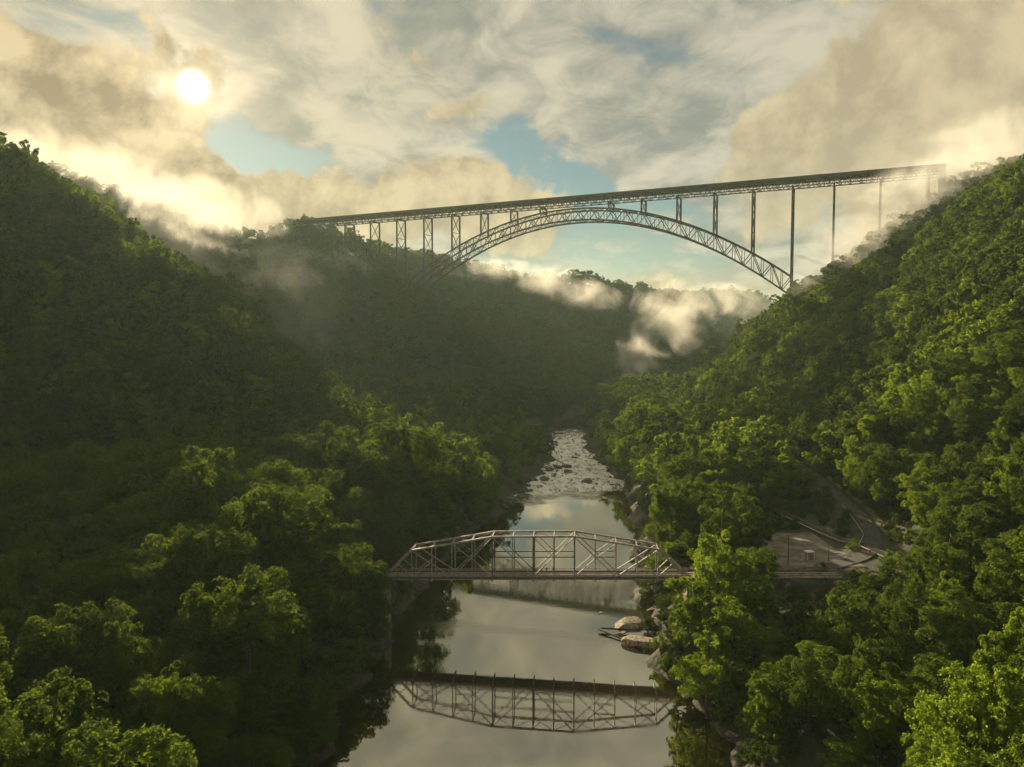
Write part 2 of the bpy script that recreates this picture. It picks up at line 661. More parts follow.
# ------------------------------------------------------------------ river
mw, n, out = material('river_water')
P = E(n, n.new('ShaderNodeNewGeometry').outputs['Position'])
px_, py_, pz_ = n.sep(P)
edge = n.noise(P, 0.05, 5, 0.6)
rap = n.ss(py_ + (edge - 0.5) * 95.0 + (px_ - 40.0) * -0.35, 404, 446) * n.ss(py_ + (edge - 0.5) * 120.0, 800, 640)
far_r = n.ss(py_, 690, 720)
streak = n.noise(n.comb(px_ * 1.0, py_ * 0.30, 0.0), 0.30, 8, 0.66, dist=0.8)
fine = n.noise(n.comb(px_, py_ * 0.5, 5.0), 0.9, 6, 0.65)
foam = n.ss(streak * 0.72 + fine * 0.28 + rap * 0.12, 0.50, 0.70) * rap
calm = n.noise(n.comb(px_ * 0.25, py_, 0.0), 0.035, 3, 0.5)
rip1 = n.noise(n.comb(px_ * 0.6, py_, 0.0), 0.55, 4, 0.6)
rip2 = n.noise(P, 2.2, 3, 0.6)
riff = n.exp(-((py_ + px_ * 0.24 - 224.4 + (edge - 0.5) * 14.0) * 0.33) * ((py_ + px_ * 0.24 - 224.4 + (edge - 0.5) * 14.0) * 0.33))
hgt = rip1 * 0.5 + rip2 * 0.12 + streak * rap * 5.0
b = n.new('ShaderNodeBump')
n.put(b.inputs['Strength'], (n.ss(calm, 0.40, 0.7) * 0.030 + 0.006 + rap * 0.75 + riff * 0.30).clamp())
b.inputs['Distance'].default_value = 0.6
n.put(b.inputs['Height'], hgt)
p = n.new('ShaderNodeBsdfPrincipled')
n.put(p.inputs['Base Color'], n.mix(foam, (0.016, 0.014, 0.005), (0.92, 0.88, 0.76)))
n.put(p.inputs['Roughness'], (0.012 + n.ss(n.noise(n.comb(px_, py_ * 0.22, 9.0), 0.10, 5, 0.6), 0.5, 0.75) * 0.07 + rap * 0.12 + foam * 0.5).clamp())
p.inputs['IOR'].default_value = 5.0
p.inputs['Specular Tint'].default_value = (1.0, 0.94, 0.80, 1)
mw.node_tree.links.new(b.outputs[0], p.inputs['Normal'])
mw.node_tree.links.new(p.outputs[0], out.inputs[0])
ys = np.arange(-600, 1901, 25.0)
vs, fs = [], []
for i, yy in enumerate(ys):
    vs += [(float(XL0(yy)) - 30, yy, 0), (float(XR0(yy)) + 30, yy, 0)]
    if i:
        fs.append((2 * i - 2, 2 * i - 1, 2 * i + 1, 2 * i))
river = mesh_obj('river', vs, fs, mw)
tag(river, kind='structure')


# ------------------------------------------------------------------ road, lot, track (sheets laid on the ground)
def hz(x, y):
    return float(height(np.array([x]), np.array([y]))[0])


def resample(pts, step):
    out = [Vector(pts[0])]
    for a, b in zip(pts[:-1], pts[1:]):
        a, b = Vector(a), Vector(b)
        k = max(1, int((b - a).length / step))
        out += [a.lerp(b, (j + 1) / k) for j in range(k)]
    for _ in range(4):
        out = [out[0]] + [(out[i - 1] + out[i] * 2 + out[i + 1]) / 4 for i in range(1, len(out) - 1)] + [out[-1]]
    return out


def sheet_along(name, pts, w_, lift, mat):
    q = resample(pts, 4)
    vs, fs = [], []
    for i, p in enumerate(q):
        d = (q[min(i + 1, len(q) - 1)] - q[max(i - 1, 0)])
        s = Vector((d.y, -d.x, 0)).normalized()
        for k in (-1, -0.33, 0.33, 1):
            v = p + s * (k * w_ / 2)
            vs.append((v.x, v.y, max(p.z, hz(v.x, v.y)) + lift))
        if i:
            for k in range(3):
                a = (i - 1) * 4 + k
                fs.append((a, a + 1, a + 5, a + 4))
    return tag(mesh_obj(name, vs, fs, mat), kind='structure')


vs, fs = [], []
nl = 13
for j in range(nl):
    for i in range(nl):
        u, v = -1 + 2 * i / (nl - 1), -1 + 2 * j / (nl - 1)
        x, y = LOT[0] + u * LOT[2] * 0.92, LOT[1] + v * LOT[3] * 0.92
        vs.append((x, y, LOT[4] + 0.12 + max(0, hz(x, y) - LOT[4])))
        if i and j:
            a = (j - 1) * nl + i - 1
            fs.append((a, a + 1, a + nl + 1, a + nl))
tag(mesh_obj('gravel_lot', vs, fs, M_gravel), kind='structure')
sheet_along('road', ROAD, 5.2, 0.30, M_asphalt)
sheet_along('track_bed', RAIL, 4.6, 0.22, M_gravel)
M_verge = solid('dry_grass', (0.085, 0.080, 0.022), (0.16, 0.14, 0.045), 0.95, 0.8, detail=7)
sheet_along('verge', [(x + 5.2, y + 1.0, z + 0.5) for x, y, z in ROAD[2:6]], 2.6, 0.16, M_verge)

# ------------------------------------------------------------------ the great arch bridge
BO = Vector((82.2, 1001.0, 0))
BD = Vector((39.6, -17.2, 0))
BT = Vector((0.398, 0.917, 0))
HALF = 11.5


def bp(i, z, t=0.0):
    return BO + BD * i + BT * t + Vector((0, 0, z))


def deck_z(i):
    return 263.0 + 0.42 * i


def arch_up(i):
    return 248.0 - 98.0 * (i / 6.1) ** 2 + 0.42 * i


def arch_lo(i):
    return 233.7 - 102.7 * (i / 6.0) ** 2 + 0.42 * i


I0, I1 = -10.0, 9.5
arch = tag(empty('arch_bridge', (BO.x, BO.y, 0)), 'huge dark steel arch bridge spanning the gorge high above the river', 'bridge')
mb = MB()
mb.bar(bp(I0, deck_z(I0) - 0.9), bp(I1, deck_z(I1) - 0.9), 23.5, 1.8)
deck = mb.build('deck', M_deckside, arch)
for t in (-11.9, 11.9):
    MB().bar(bp(I0, deck_z(I0) + 0.65, t), bp(I1, deck_z(I1) + 0.65, t), 0.5, 1.3).build('parapet', M_deckside, deck)
for t in (-8.5, 8.5):
    mb = MB()
    step = 0.125
    ks = np.arange(I0, I1 - 0.01, step)
    mb.bar(bp(I0, deck_z(I0) - 2.9, t), bp(I1, deck_z(I1) - 2.9, t), 1.0)
    mb.bar(bp(I0, deck_z(I0) - 9.0, t), bp(I1, deck_z(I1) - 9.0, t), 1.0)
    for k, a in enumerate(ks):
        b_ = a + step
        mb.bar(bp(a, deck_z(a) - 9, t), bp(a, deck_z(a) - 2, t), 0.55)
        if k % 2:
            mb.bar(bp(a, deck_z(a) - 9, t), bp(b_, deck_z(b_) - 2, t), 0.6)
        else:
            mb.bar(bp(a, deck_z(a) - 2, t), bp(b_, deck_z(b_) - 9, t), 0.6)
    mb.build('stiffening_truss', M_rust, arch)
mb = MB()
for k, a in enumerate(np.arange(I0, I1, 0.25)):
    mb.bar(bp(a, deck_z(a) - 9, -8.5), bp(a, deck_z(a) - 9, 8.5), 0.5)
    b_ = a + 0.25
    s = 8.5 if k % 2 else -8.5
    mb.bar(bp(a, deck_z(a) - 9, s), bp(b_, deck_z(b_) - 9, -s), 0.4)
    mb.bar(bp(a, deck_z(a) - 2.4, -11), bp(a, deck_z(a) - 2.4, 11), 0.5, 1.2)
mb.build('floor_bracing', M_rust, arch)
for i in (I0 + 0.08, I1 - 0.08):
    q = bp(i, 0, 0)
    zg = hz(q.x, q.y) - 6
    MB().box((q.x, q.y, (zg + deck_z(i) - 2.6) / 2), (7.0, 23.0, deck_z(i) - 2.6 - zg), math.atan2(BD.y, BD.x)).build('abutment', M_concrete, arch)
AS = 0.25
ts = np.arange(-6.0, 6.01, AS)
for t in (-HALF, HALF):
    rib = tag(empty('arch_rib', (BO.x, BO.y, 0)))
    up, lo, lat = MB(), MB(), MB()
    for k, a in enumerate(ts):
        a = float(a)
        b_ = a + AS
        if k < len(ts) - 1:
            up.bar(bp(a, arch_up(a), t), bp(b_, arch_up(b_), t), 1.5, 1.9)
            lo.bar(bp(a, arch_lo(a), t), bp(b_, arch_lo(b_), t), 1.5, 1.9)
            if k % 2:
                lat.bar(bp(a, arch_lo(a), t), bp(b_, arch_up(b_), t), 0.8)
            else:
                lat.bar(bp(a, arch_up(a), t), bp(b_, arch_lo(b_), t), 0.8)
        lat.bar(bp(a, arch_lo(a), t), bp(a, arch_up(a), t), 0.7)
    for b_, nm in ((up, 'upper_chord'), (lo, 'lower_chord'), (lat, 'lattice')):
        b_.build(nm, M_rust, rib)
    rib.parent = arch
    rib.location = (0, 0, 0)
mb = MB()
for k, a in enumerate(ts[:-1]):
    a = float(a)
    b_ = a + AS
    for fz in (arch_up, arch_lo):
        mb.bar(bp(a, fz(a), -HALF), bp(a, fz(a), HALF), 0.7)
        if k % 2 == 0:
            mb.bar(bp(a, fz(a), -HALF), bp(b_, fz(b_), HALF), 0.5)
        else:
            mb.bar(bp(a, fz(a), HALF), bp(b_, fz(b_), -HALF), 0.5)
mb.build('arch_bracing', M_rust, arch)
BENTS = [-9.25, -8, -7, -6, -5, -4, -3, -2, -1.05, 1.05, 2, 3, 4, 5, 6, 7, 8.08, 9.14]
for i in BENTS:
    top = deck_z(i) - 9.4
    bent = empty('bent', (BO.x, BO.y, 0))
    foot = []
    for t in (-HALF, HALF):
        q = bp(i, 0, t)
        zb = arch_up(i) if abs(i) < 5.9 else hz(q.x, q.y) - 2
        foot.append(zb)
        MB().bar(bp(i, zb, t), bp(i, top, t), 1.9, 1.5, up=BT).build('leg', M_rust, bent)
    MB().bar(bp(i, top - 0.2, -HALF), bp(i, top - 0.2, HALF), 1.5, 1.8).build('cap_beam', M_rust, bent)
    zb = max(foot)
    hgt_ = top - zb
    nx_ = max(1, int(round(hgt_ / 24)))
    if hgt_ > 6:
        mb = MB()
        for k in range(nx_):
            z0, z1 = zb + hgt_ * k / nx_, zb + hgt_ * (k + 1) / nx_
            mb.bar(bp(i, z0, -HALF), bp(i, z1, HALF), 0.7)
            mb.bar(bp(i, z0, HALF), bp(i, z1, -HALF), 0.7)
            if k:
                mb.bar(bp(i, z0, -HALF), bp(i, z0, HALF), 0.7)
        mb.build('cross_bracing', M_rust, bent)
    bent.parent = arch
    bent.location = (0, 0, 0)

# ------------------------------------------------------------------ the small truss bridge by the water
TA, TB = at(384.5, 577.5, 226.5), at(687.0, 577.5, 218.8)
TL = (TB - TA).length
tdir = (TB - TA).normalized()
tperp = Vector((-tdir.y, tdir.x, 0)).normalized()
TW = 6.2
e_ = 28.2 / 302.5
fr = [0.0] + [e_ + (1 - 2 * e_) * k / 12 for k in range(13)] + [1.0]
HIP, MID = 8.1, 12.0


def top_h(k):
    if k in (0, 14):
        return 0.0
    if k <= 5:
        return HIP + (MID - HIP) * (k - 1) / 4
    if k >= 9:
        return HIP + (MID - HIP) * (13 - k) / 4
    return MID


def tn(k, h=0.0, t=0.0):
    if isinstance(k, int):
        f = fr[k]
    else:
        a = int(math.floor(k))
        f = fr[a] + (fr[a + 1] - fr[a]) * (k - a)
    return TA + (TB - TA) * f + tperp * t + Vector((0, 0, h))


base_t = TA.lerp(TB, 0.5)
truss = tag(empty('truss_bridge', (base_t.x, base_t.y, base_t.z)), 'low camelback truss bridge with pale rusty steel crossing just above the river', 'bridge')
mid_m = lambda k: top_h(k) * 0.5
for t in (0.0, TW):
    side = empty('side_truss', base_t)
    P_ = lambda nm, a, b_, w_, h_=None, m_=M_steel: MB().bar(a, b_, w_, h_).build(nm, m_, side)
    P_('end_post', tn(0, 0, t), tn(1, top_h(1), t), 0.50, 0.55)
    P_('end_post', tn(14, 0, t), tn(13, top_h(13), t), 0.50, 0.55)
    for a, b_ in ((1, 5), (5, 9), (9, 13)):
        P_('top_chord', tn(a, top_h(a), t), tn(b_, top_h(b_), t), 0.50, 0.5)
    P_('bottom_chord', tn(0, 0, t), tn(14, 0, t), 0.35, 0.45, M_steel_d)
    for k in range(1, 14):
        P_('vertical', tn(k, 0.2, t), tn(k, top_h(k) - 0.2, t), 0.40 if k in (5, 7, 9) else 0.28, None, M_steel if k not in (5, 7, 9) else M_steel_d)
    for a, b_ in ((1, 3), (5, 7), (9, 11), (5, 3), (9, 7), (13, 11)):
        P_('diagonal', tn(a, top_h(a) - 0.2, t), tn(b_, 0.2, t), 0.26)
    for a, b_ in ((1, 2), (3, 4), (7, 8), (7, 6), (11, 10), (13, 12)):
        pass
    for k, q in ((2, 1), (12, 13), (4, 5), (10, 9)):
        P_('sub_strut', tn(q, 0.2, t), tn(k, mid_m(k), t), 0.2)
    for q, k in ((3, 4), (11, 10), (7, 8)):
        P_('sub_strut', tn(q, top_h(q) - 0.2, t), tn(k, mid_m(k), t), 0.18)
    for a, b_ in ((3, 4), (5, 9), (10, 11)):
        P_('mid_strut', tn(a, 6.0, t), tn(b_, 6.0, t), 0.26, 0.3, M_steel_d)
    P_('sub_strut', tn(0.5, HIP * 0.5, t), tn(1, 0.2, t), 0.2)
    P_('sub_strut', tn(13.5, HIP * 0.5, t), tn(13, 0.2, t), 0.2)
    side.parent = truss
    side.location = (0, 0, 0)
for k in range(1, 14):
    MB().bar(tn(k, top_h(k), 0.25), tn(k, top_h(k), TW - 0.25), 0.3).build('top_strut', M_steel, truss)
for a, b_ in zip(range(1, 13), range(2, 14)):
    s = a % 2
    MB().bar(tn(a, top_h(a) - 0.1, TW * s), tn(b_, top_h(b_) - 0.1, TW * (1 - s)), 0.12).build('top_lateral', M_steel_d, truss)
EXT = 43.0
right_end = TB + tdir * EXT
left_end = TA - tdir * 26
mb = MB()
mb.bar(left_end + tperp * (TW / 2) + Vector((0, 0, -0.3)), right_end + tperp * (TW / 2) + Vector((0, 0, -0.3)), TW - 0.7, 0.3)
tdeck = mb.build('deck', M_planks, truss)
for k in range(0, 15):
    MB().bar(tn(k, -0.75, -0.9), tn(k, -0.75, TW + 0.9), 0.35, 0.55).build('floor_beam', M_steel, truss)
mb = MB()
for t in (1.0, 2.4, 3.8, 5.2):
    mb.bar(left_end + tperp * t + Vector((0, 0, -0.62)), right_end + tperp * t + Vector((0, 0, -0.62)), 0.2, 0.3)
mb.build('stringer', M_steel_d, truss)


def railing(t, a, b_, sink=0.0, m1=M_steel, wall=False):
    mb = MB()
    L = (b_ - a).length
    k = int(L / 2.0)
    up = Vector((0, 0, 1))
    for h_ in ((0.95, 0.55) if not wall else (1.0, 0.45)):
        mb.bar(a + tperp * t + up * h_, b_ + tperp * t + up * h_, 0.10, 0.14 if not wall else 0.30)
    for j in range(k + 1):
        q = a.lerp(b_, j / k) + tperp * t
        mb.bar(q - up * 0.15, q + up * (1.05 if not wall else 1.2), 0.10)
    return mb.build('railing', m1, truss)


railing(0.45, left_end, right_end, wall=True)
railing(TW - 0.45, left_end, right_end)
railing(-0.75, left_end, TB)
MB().bar(left_end + tperp * -0.65 + Vector((0, 0, -0.42)), TB + tperp * -0.65 + Vector((0, 0, -0.42)), 0.3, 0.18).build('pipe', M_steel, truss)
for q, f_ in ((TA, -1), (TB, 1)):
    c = q + tdir * (1.2 * f_) + tperp * (TW / 2)
    g = min(hz(c.x, c.y), 2.0)
    hh = q.z - 1.1 - g + 4
    MB().box((c.x, c.y, q.z - 1.1 - hh / 2), (2.6, TW + 2.4, hh), math.atan2(tdir.y, tdir.x)).build('pier', M_stone, truss, bevel=0.15)
for dd in (14.0, 28.0, 41.5):
    c = TB + tdir * dd + tperp * (TW / 2)
    g = hz(c.x, c.y)
    hh = TB.z - 0.8 - g + 3
    MB().box((c.x, c.y, TB.z - 0.8 - hh / 2), (1.4, TW, hh), math.atan2(tdir.y, tdir.x)).build('approach_pier', M_stone, truss, bevel=0.1)

# ------------------------------------------------------------------ small things round the lot


def ground_pt(px, py, y0=180, y1=340):
    """where the sight line of a photograph point meets the ground"""
    d = ray(px, py)
    best = None
    for Y in np.arange(y0, y1, 0.5):
        v = Vector((0, 0, CAM_Z)) + d * (Y / d.y)
        if v.z <= hz(v.x, v.y):
            return v
        best = v
    return best


q = ground_pt(809, 560)
kiosk = tag(empty('kiosk', (q.x, q.y, LOT[4] + 0.1), R(12)), 'small white kiosk with flat roof standing on the gravel lot', 'kiosk')


def local(mb_, name, mat, parent, bevel=0.0):
    o = mesh_obj(name, mb_.v, mb_.f, mat, parent)
    if bevel:
        m_ = o.modifiers.new('bevel', 'BEVEL')
        m_.width = bevel
    return o


mb = MB()
mb.box((0, 0, 1.25), (1.9, 1.5, 2.3))
local(mb, 'body', M_concrete, kiosk, 0.03)
mb = MB()
mb.box((0, 0, 2.62), (2.7, 2.3, 0.22))
local(mb, 'roof', M_white, kiosk, 0.04)
mb = MB()
for sx in (-1, 1):
    for sy in (-1, 1):
        mb = MB()
        mb.box((sx * 1.15, sy * 0.95, 1.25), (0.12, 0.12, 2.5))
        local(mb, 'post', M_white, kiosk)
mb = MB()
mb.box((0.1, -0.78, 1.1), (0.85, 0.05, 1.9))
local(mb, 'door', M_steel, kiosk)
for px, py, lab in ((802.5, 558.5, 'short white post on the gravel lot close beside the kiosk'), (843.5, 559, 'short white post at the edge of the lot by the road junction')):
    q = ground_pt(px, py)
    post = tag(empty('marker_post', (q.x, q.y, max(q.z, LOT[4]) - 0.05)), lab, 'post', 'white posts on the lot')
    mb = MB()
    mb.tube([(0, 0, 0), (0, 0, 1.5)], [0.17, 0.16], 10)
    local(mb, 'shaft', M_white, post)
    mb = MB()
    mb.tube([(0, 0, 1.5), (0, 0, 1.62), (0, 0, 1.72)], [0.23, 0.22, 0.08], 10)
    local(mb, 'cap', M_white, post)
for px, py, hgt_, lab in ((788, 566, 9.5, 'dark wooden utility pole on the gravel lot, beside the tall riverside trees'), (828.5, 562, 10.5, 'dark wooden utility pole between the kiosk and the low wall')):
    q = ground_pt(px, py)
    pole = tag(empty('utility_pole', (q.x, q.y, q.z - 0.2), R(35)), lab, 'utility pole', 'wooden utility poles by the lot')
    mb = MB()
    mb.tube([(0, 0, 0), (0, 0, hgt_)], [0.17, 0.11], 9)
    local(mb, 'pole', M_wood, pole)
    mb = MB()
    mb.box((0, 0.14, hgt_ - 0.7), (2.2, 0.11, 0.14))
    ca = local(mb, 'crossarm', M_wood, pole)
    for x in (-0.95, -0.4, 0.4, 0.95):
        mb = MB()
        mb.tube([(x, 0.14, hgt_ - 0.64), (x, 0.14, hgt_ - 0.45)], [0.05, 0.035], 8)
        local(mb, 'insulator', M_zinc, ca)


def on_line(pts, off, t0, t1, step):
    q = resample(pts, 1.5)
    acc, out, last = 0.0, [], None
    for i, p in enumerate(q):
        if last is not None:
            acc += (p - last).length
        last = p
        if t0 <= acc <= t1 and (not out or (acc - out[-1][1]) >= step):
            d = (q[min(i + 1, len(q) - 1)] - q[max(i - 1, 0)])
            s = Vector((d.y, -d.x, 0)).normalized()
            v = p + s * off
            out.append((Vector((v.x, v.y, max(p.z, hz(v.x, v.y)))), acc))
    return [o[0] for o in out]


pts = on_line(ROAD, -3.7, 28, 78, 2.4)
gr = tag(empty('guardrail', pts[0]), 'pale metal guardrail along the outer edge of the climbing road', 'guardrail')
mb = MB()
for a, b_ in zip(pts[:-1], pts[1:]):
    mb.bar(a + Vector((0, 0, 0.85)), b_ + Vector((0, 0, 0.85)), 0.12, 0.42)
mb.build('rail', M_zinc, gr)
for p_ in pts:
    MB().bar(p_ - Vector((0, 0, 0.4)), p_ + Vector((0, 0, 0.95)), 0.16).build('post', M_wood, gr)
pts = on_line(RAIL, 3.2, 22, 84, 3.0)
lw = tag(empty('retaining_wall', pts[0]), 'long low timber topped wall between the lot and the climbing road', 'wall')
mb = MB()
for a, b_ in zip(pts[:-1], pts[1:]):
    mb.bar(a + Vector((0, 0, 0.3)), b_ + Vector((0, 0, 0.3)), 0.45, 1.5)
mb.build('body', M_wood, lw)
mb = MB()
for a, b_ in zip(pts[:-1], pts[1:]):
    mb.bar(a + Vector((0, 0, 1.15)), b_ + Vector((0, 0, 1.15)), 0.6, 0.16)
mb.build('coping', M_concrete, lw)
# rails
rt = tag(empty('railway_track', Vector(RAIL[3])), 'rusty railway track passing the end of the truss bridge', 'railway track')
q = resample(RAIL, 4)
qs = [v + Vector((0, 0, 0.25)) for v in q]
for s in (-0.72, 0.72):
    mb = MB()
    for i in range(len(qs) - 1):
        d = (qs[i + 1] - qs[i])
        n_ = Vector((d.y, -d.x, 0)).normalized()
        za = max(qs[i].z, hz(qs[i].x, qs[i].y) + 0.25) + 0.1
        zb_ = max(qs[i + 1].z, hz(qs[i + 1].x, qs[i + 1].y) + 0.25) + 0.1
        a, b_ = qs[i] + n_ * s, qs[i + 1] + n_ * s
        mb.bar((a.x, a.y, za + 0.18), (b_.x, b_.y, zb_ + 0.18), 0.09, 0.18)
    mb.build('rail', M_rust, rt)
mb = MB()
for i in range(len(qs) - 1):
    for f_ in np.arange(0, 1, 0.16):
        p_ = qs[i].lerp(qs[i + 1], float(f_))
        d = (qs[i + 1] - qs[i])
        mb.box((p_.x, p_.y, max(p_.z, hz(p_.x, p_.y) + 0.25) + 0.06), (2.5, 0.25, 0.16), math.atan2(d.y, d.x) - math.pi / 2)
mb.build('sleepers', M_wood, rt)

# old stone block in the trees below the approach
q = at(795, 650, 195)
zt = at(795, 614, 195).z
g = hz(q.x, q.y)
ab = tag(empty('stone_abutment', (q.x, q.y, g - 1), R(24)), 'old ruined stone abutment with one sunlit face among the riverside trees', 'abutment')
hh = zt - g + 1
mb = MB()
for k in range(9):
    z0 = hh * k / 9
    s_ = 1.0 + 0.02 * ((k * 7) % 3) - 0.012 * k
    mb.box((0, 0, z0 + hh / 18), (6.0 * s_, 4.4 * s_, hh / 9 - 0.04))
local(mb, 'masonry', M_stone, ab, 0.06)
mb = MB()
mb.box((0, 0, hh + 0.18), (6.9, 5.2, 0.34))
local(mb, 'coping', M_concrete, ab, 0.05)


# ------------------------------------------------------------------ people on the small bridge
def person(loc, rz, lab, lean):
    root = tag(empty('person', loc, rz), lab, 'person', 'people standing on the truss bridge')
    J = {'pel': (0, 0, .95), 'chest': (0, lean * .5, 1.35), 'neck': (0, lean * .7, 1.5), 'head': (0, lean * .8 + .02, 1.62), 'crown': (0, lean * .8, 1.75)}
    vs, rad, ed = [], [], []

    def v(p_, r_, parent=None):
        vs.append(p_)
        rad.append(r_)
        if parent is not None:
            ed.append((parent, len(vs) - 1))
        return len(vs) - 1
    a = v(J['pel'], .15)
    c_ = v(J['chest'], .17, a)
    nk = v(J['neck'], .06, c_)
    hd = v(J['head'], .10, nk)
    v(J['crown'], .08, hd)
    for s in (-1, 1):
        hp = v((s * .1, 0, .88), .095, a)
        kn = v((s * .11, .03, .48), .065, hp)
        an = v((s * .12, 0, .09), .045, kn)
        v((s * .13, .17, .04), .04, an)
        sh = v((s * .2, lean * .6, 1.42), .065, c_)
        el_ = v((s * .27, lean * .6 + .08, 1.15), .048, sh)
        wr = v((s * .2, lean + .3, 1.04), .035, el_)
        pm = v((s * .19, lean + .38, 1.03), .035, wr)
        for j, dx_ in enumerate((-.03, -.01, .01, .03)):
            v((s * .19 + dx_, lean + .46 - abs(dx_), 1.0), .011, pm)
        v((s * .15, lean + .40, 1.03), .012, pm)
    me_ = bpy.data.meshes.new('body')
    me_.from_pydata(vs, ed, [])
    o = bpy.data.objects.new('body', me_)
    col.objects.link(o)
    o.parent = root
    sk = o.modifiers.new('skin', 'SKIN')
    for i, r_ in enumerate(rad):
        me_.skin_vertices[0].data[i].radius = (r_, r_)
    me_.skin_vertices[0].data[0].use_root = True
    o.modifiers.new('smooth', 'SUBSURF').levels = 1
    o.modifiers['smooth'].render_levels = 1
    me_.materials.append(M_cloth)
    bm = bmesh.new()
    bmesh.ops.create_uvsphere(bm, u_segments=10, v_segments=7, radius=0.125)
    for q_ in bm.verts:
        q_.co.z = max(q_.co.z, -0.03)
        q_.co += Vector((0, lean * .8 - .02, 1.69))
    hm = bpy.data.meshes.new('hair')
    bm.to_mesh(hm)
    bm.free()
    hm.materials.append(M_hair)
    h_ = bpy.data.objects.new('hair', hm)
    col.objects.link(h_)
    h_.parent = root
    return root


pyaw = math.atan2(tdir.y, tdir.x)
for px, rz, lab, lean in ((543.2, 0, 'person in dark clothing at the rail, nearest the middle of the truss bridge', .10),
                          (548.6, 2.8, 'slim person in dark clothing standing upright between two others on the bridge', .02),
                          (555.0, .3, 'person in dark clothing on the bridge, farthest along toward the rocky bank', .08)):
    f_ = (px - 384.5) / 302.5
    c = TA + (TB - TA) * f_ + tperp * (TW - 1.2) + Vector((0, 0, -0.15))
    person(c, pyaw + rz, lab, lean)

# ------------------------------------------------------------------ rocks and driftwood


def rock_mesh(seed, name='boulder'):
    r_ = random.Random(seed)
    bm = bmesh.new()
    bmesh.ops.create_icosphere(bm, subdivisions=4, radius=1.0)
    planes = []
    for k in range(11):
        d = Vector((r_.gauss(0, 1), r_.gauss(0, 1), r_.gauss(0, .8))).normalized()
        planes.append((d, r_.uniform(.45, .82)))
    planes.append((Vector((r_.uniform(-.15, .15), r_.uniform(-.2, 0), 1)).normalized(), .55))
    for v in bm.verts:
        for d, o_ in planes:
            x = v.co.dot(d) - o_
            if x > 0:
                v.co -= d * x * .92
        v.co += Vector((r_.gauss(0, .010), r_.gauss(0, .010), r_.gauss(0, .010)))
    m_ = bpy.data.meshes.new(name)
    bm.to_mesh(m_)
    bm.free()
    return m_


ROCKM = [rock_mesh(s) for s in range(7)]
ROCKD = [m_.copy() for m_ in ROCKM]
for m_ in ROCKM:
    m_.materials.append(M_rock)
for m_ in ROCKD:
    m_.materials.append(M_rock_dark)


def water_pt(px, py, z=0.0):
    d = ray(px, py)
    t = (z - CAM_Z) / d.z
    return Vector((0, 0, CAM_Z)) + d * t


def boulder(px, py, size, rz, lab, k, z=0.0, dark=False, group='boulders along the river', sink=0.25):
    o = bpy.data.objects.new('boulder', (ROCKD if dark else ROCKM)[k % 7])
    q_ = water_pt(px, py, z)
    o.location = (q_.x, q_.y, z + size[2] * (0.55 - sink))
    o.scale = size
    o.rotation_euler = (0.06, -0.05, rz)
    col.objects.link(o)
    return tag(o, lab, 'boulder', group)


boulder(631, 626, (6.4, 3.6, 1.9), .1, 'long flat sunlit boulder slab behind the driftwood log', 0)
boulder(642, 645, (6.0, 3.6, 2.2), -.35, 'rough broken boulder in front of the driftwood log', 1)
boulder(622, 634, (1.6, 1.2, .8), .3, 'small pale boulder tucked between the two driftwood logs', 2)
boulder(650, 601, (2.6, 1.8, 1.5), .2, 'pale boulder under the end of the truss bridge', 3)
boulder(653, 612, (3.0, 2.0, 1.6), .0, 'brownish boulder between the bridge end and the long slab', 4, dark=True)
boulder(662, 626, (3.0, 2.4, 2.6), .5, 'dark boulder against the bank beside the long slab', 5, dark=True)
boulder(601, 613, (.9, .6, .35), .2, 'tiny rock alone in the open water below the bridge', 6)
boulder(676, 648, (2.2, 1.8, 1.7), .9, 'sunlit boulder at the foot of the leafy bank', 2)
boulder(686, 696, (1.3, 1.0, .8), .4, 'small round rock at the waterline under overhanging branches', 0)
boulder(724, 719, (3.0, 2.4, 2.0), .7, 'broad dull boulder on the bank under the trees', 1, dark=True)
boulder(736, 738, (2.4, 1.3, 1.2), -.6, 'pale flat boulder at the waterline, low on the leafy bank', 3)
boulder(742, 748, (1.6, 1.2, 1.2), .2, 'small grey boulder beside the pale flat one', 5)
boulder(716, 703, (1.7, 1.3, 1.2), 1.2, 'rounded boulder half hidden by leaves at the waterline', 4, dark=True)
r_ = random.Random(5)
SH = [(558, 468), (549, 470), (541, 474), (566, 467), (534, 480), (545, 480), (527, 486), (555, 475), (518, 492), (524, 497), (512, 500), (568, 472), (530, 491), (505, 507)]
ORD = ['first', 'second', 'third', 'fourth', 'fifth', 'sixth', 'seventh', 'eighth', 'ninth', 'tenth', 'eleventh', 'twelfth', 'thirteenth', 'fourteenth', 'fifteenth',
       'sixteenth', 'seventeenth', 'eighteenth', 'nineteenth', 'twentieth', 'twenty-first', 'twenty-second', 'twenty-third', 'twenty-fourth', 'twenty-fifth', 'twenty-sixth',
       'twenty-seventh', 'twenty-eighth', 'twenty-ninth', 'thirtieth']
for i, (px, py) in enumerate(sorted(SH, key=lambda s: -s[0])):
    s_ = r_.uniform(1.6, 3.2)
    boulder(px, py, (s_ * 1.4, s_, s_ * .7), r_.uniform(0, 3), 'dark brown rock of the gravel bar, %s from the rapids' % ORD[i], i, z=0.3, dark=True, group='dark rocks of the gravel bar')
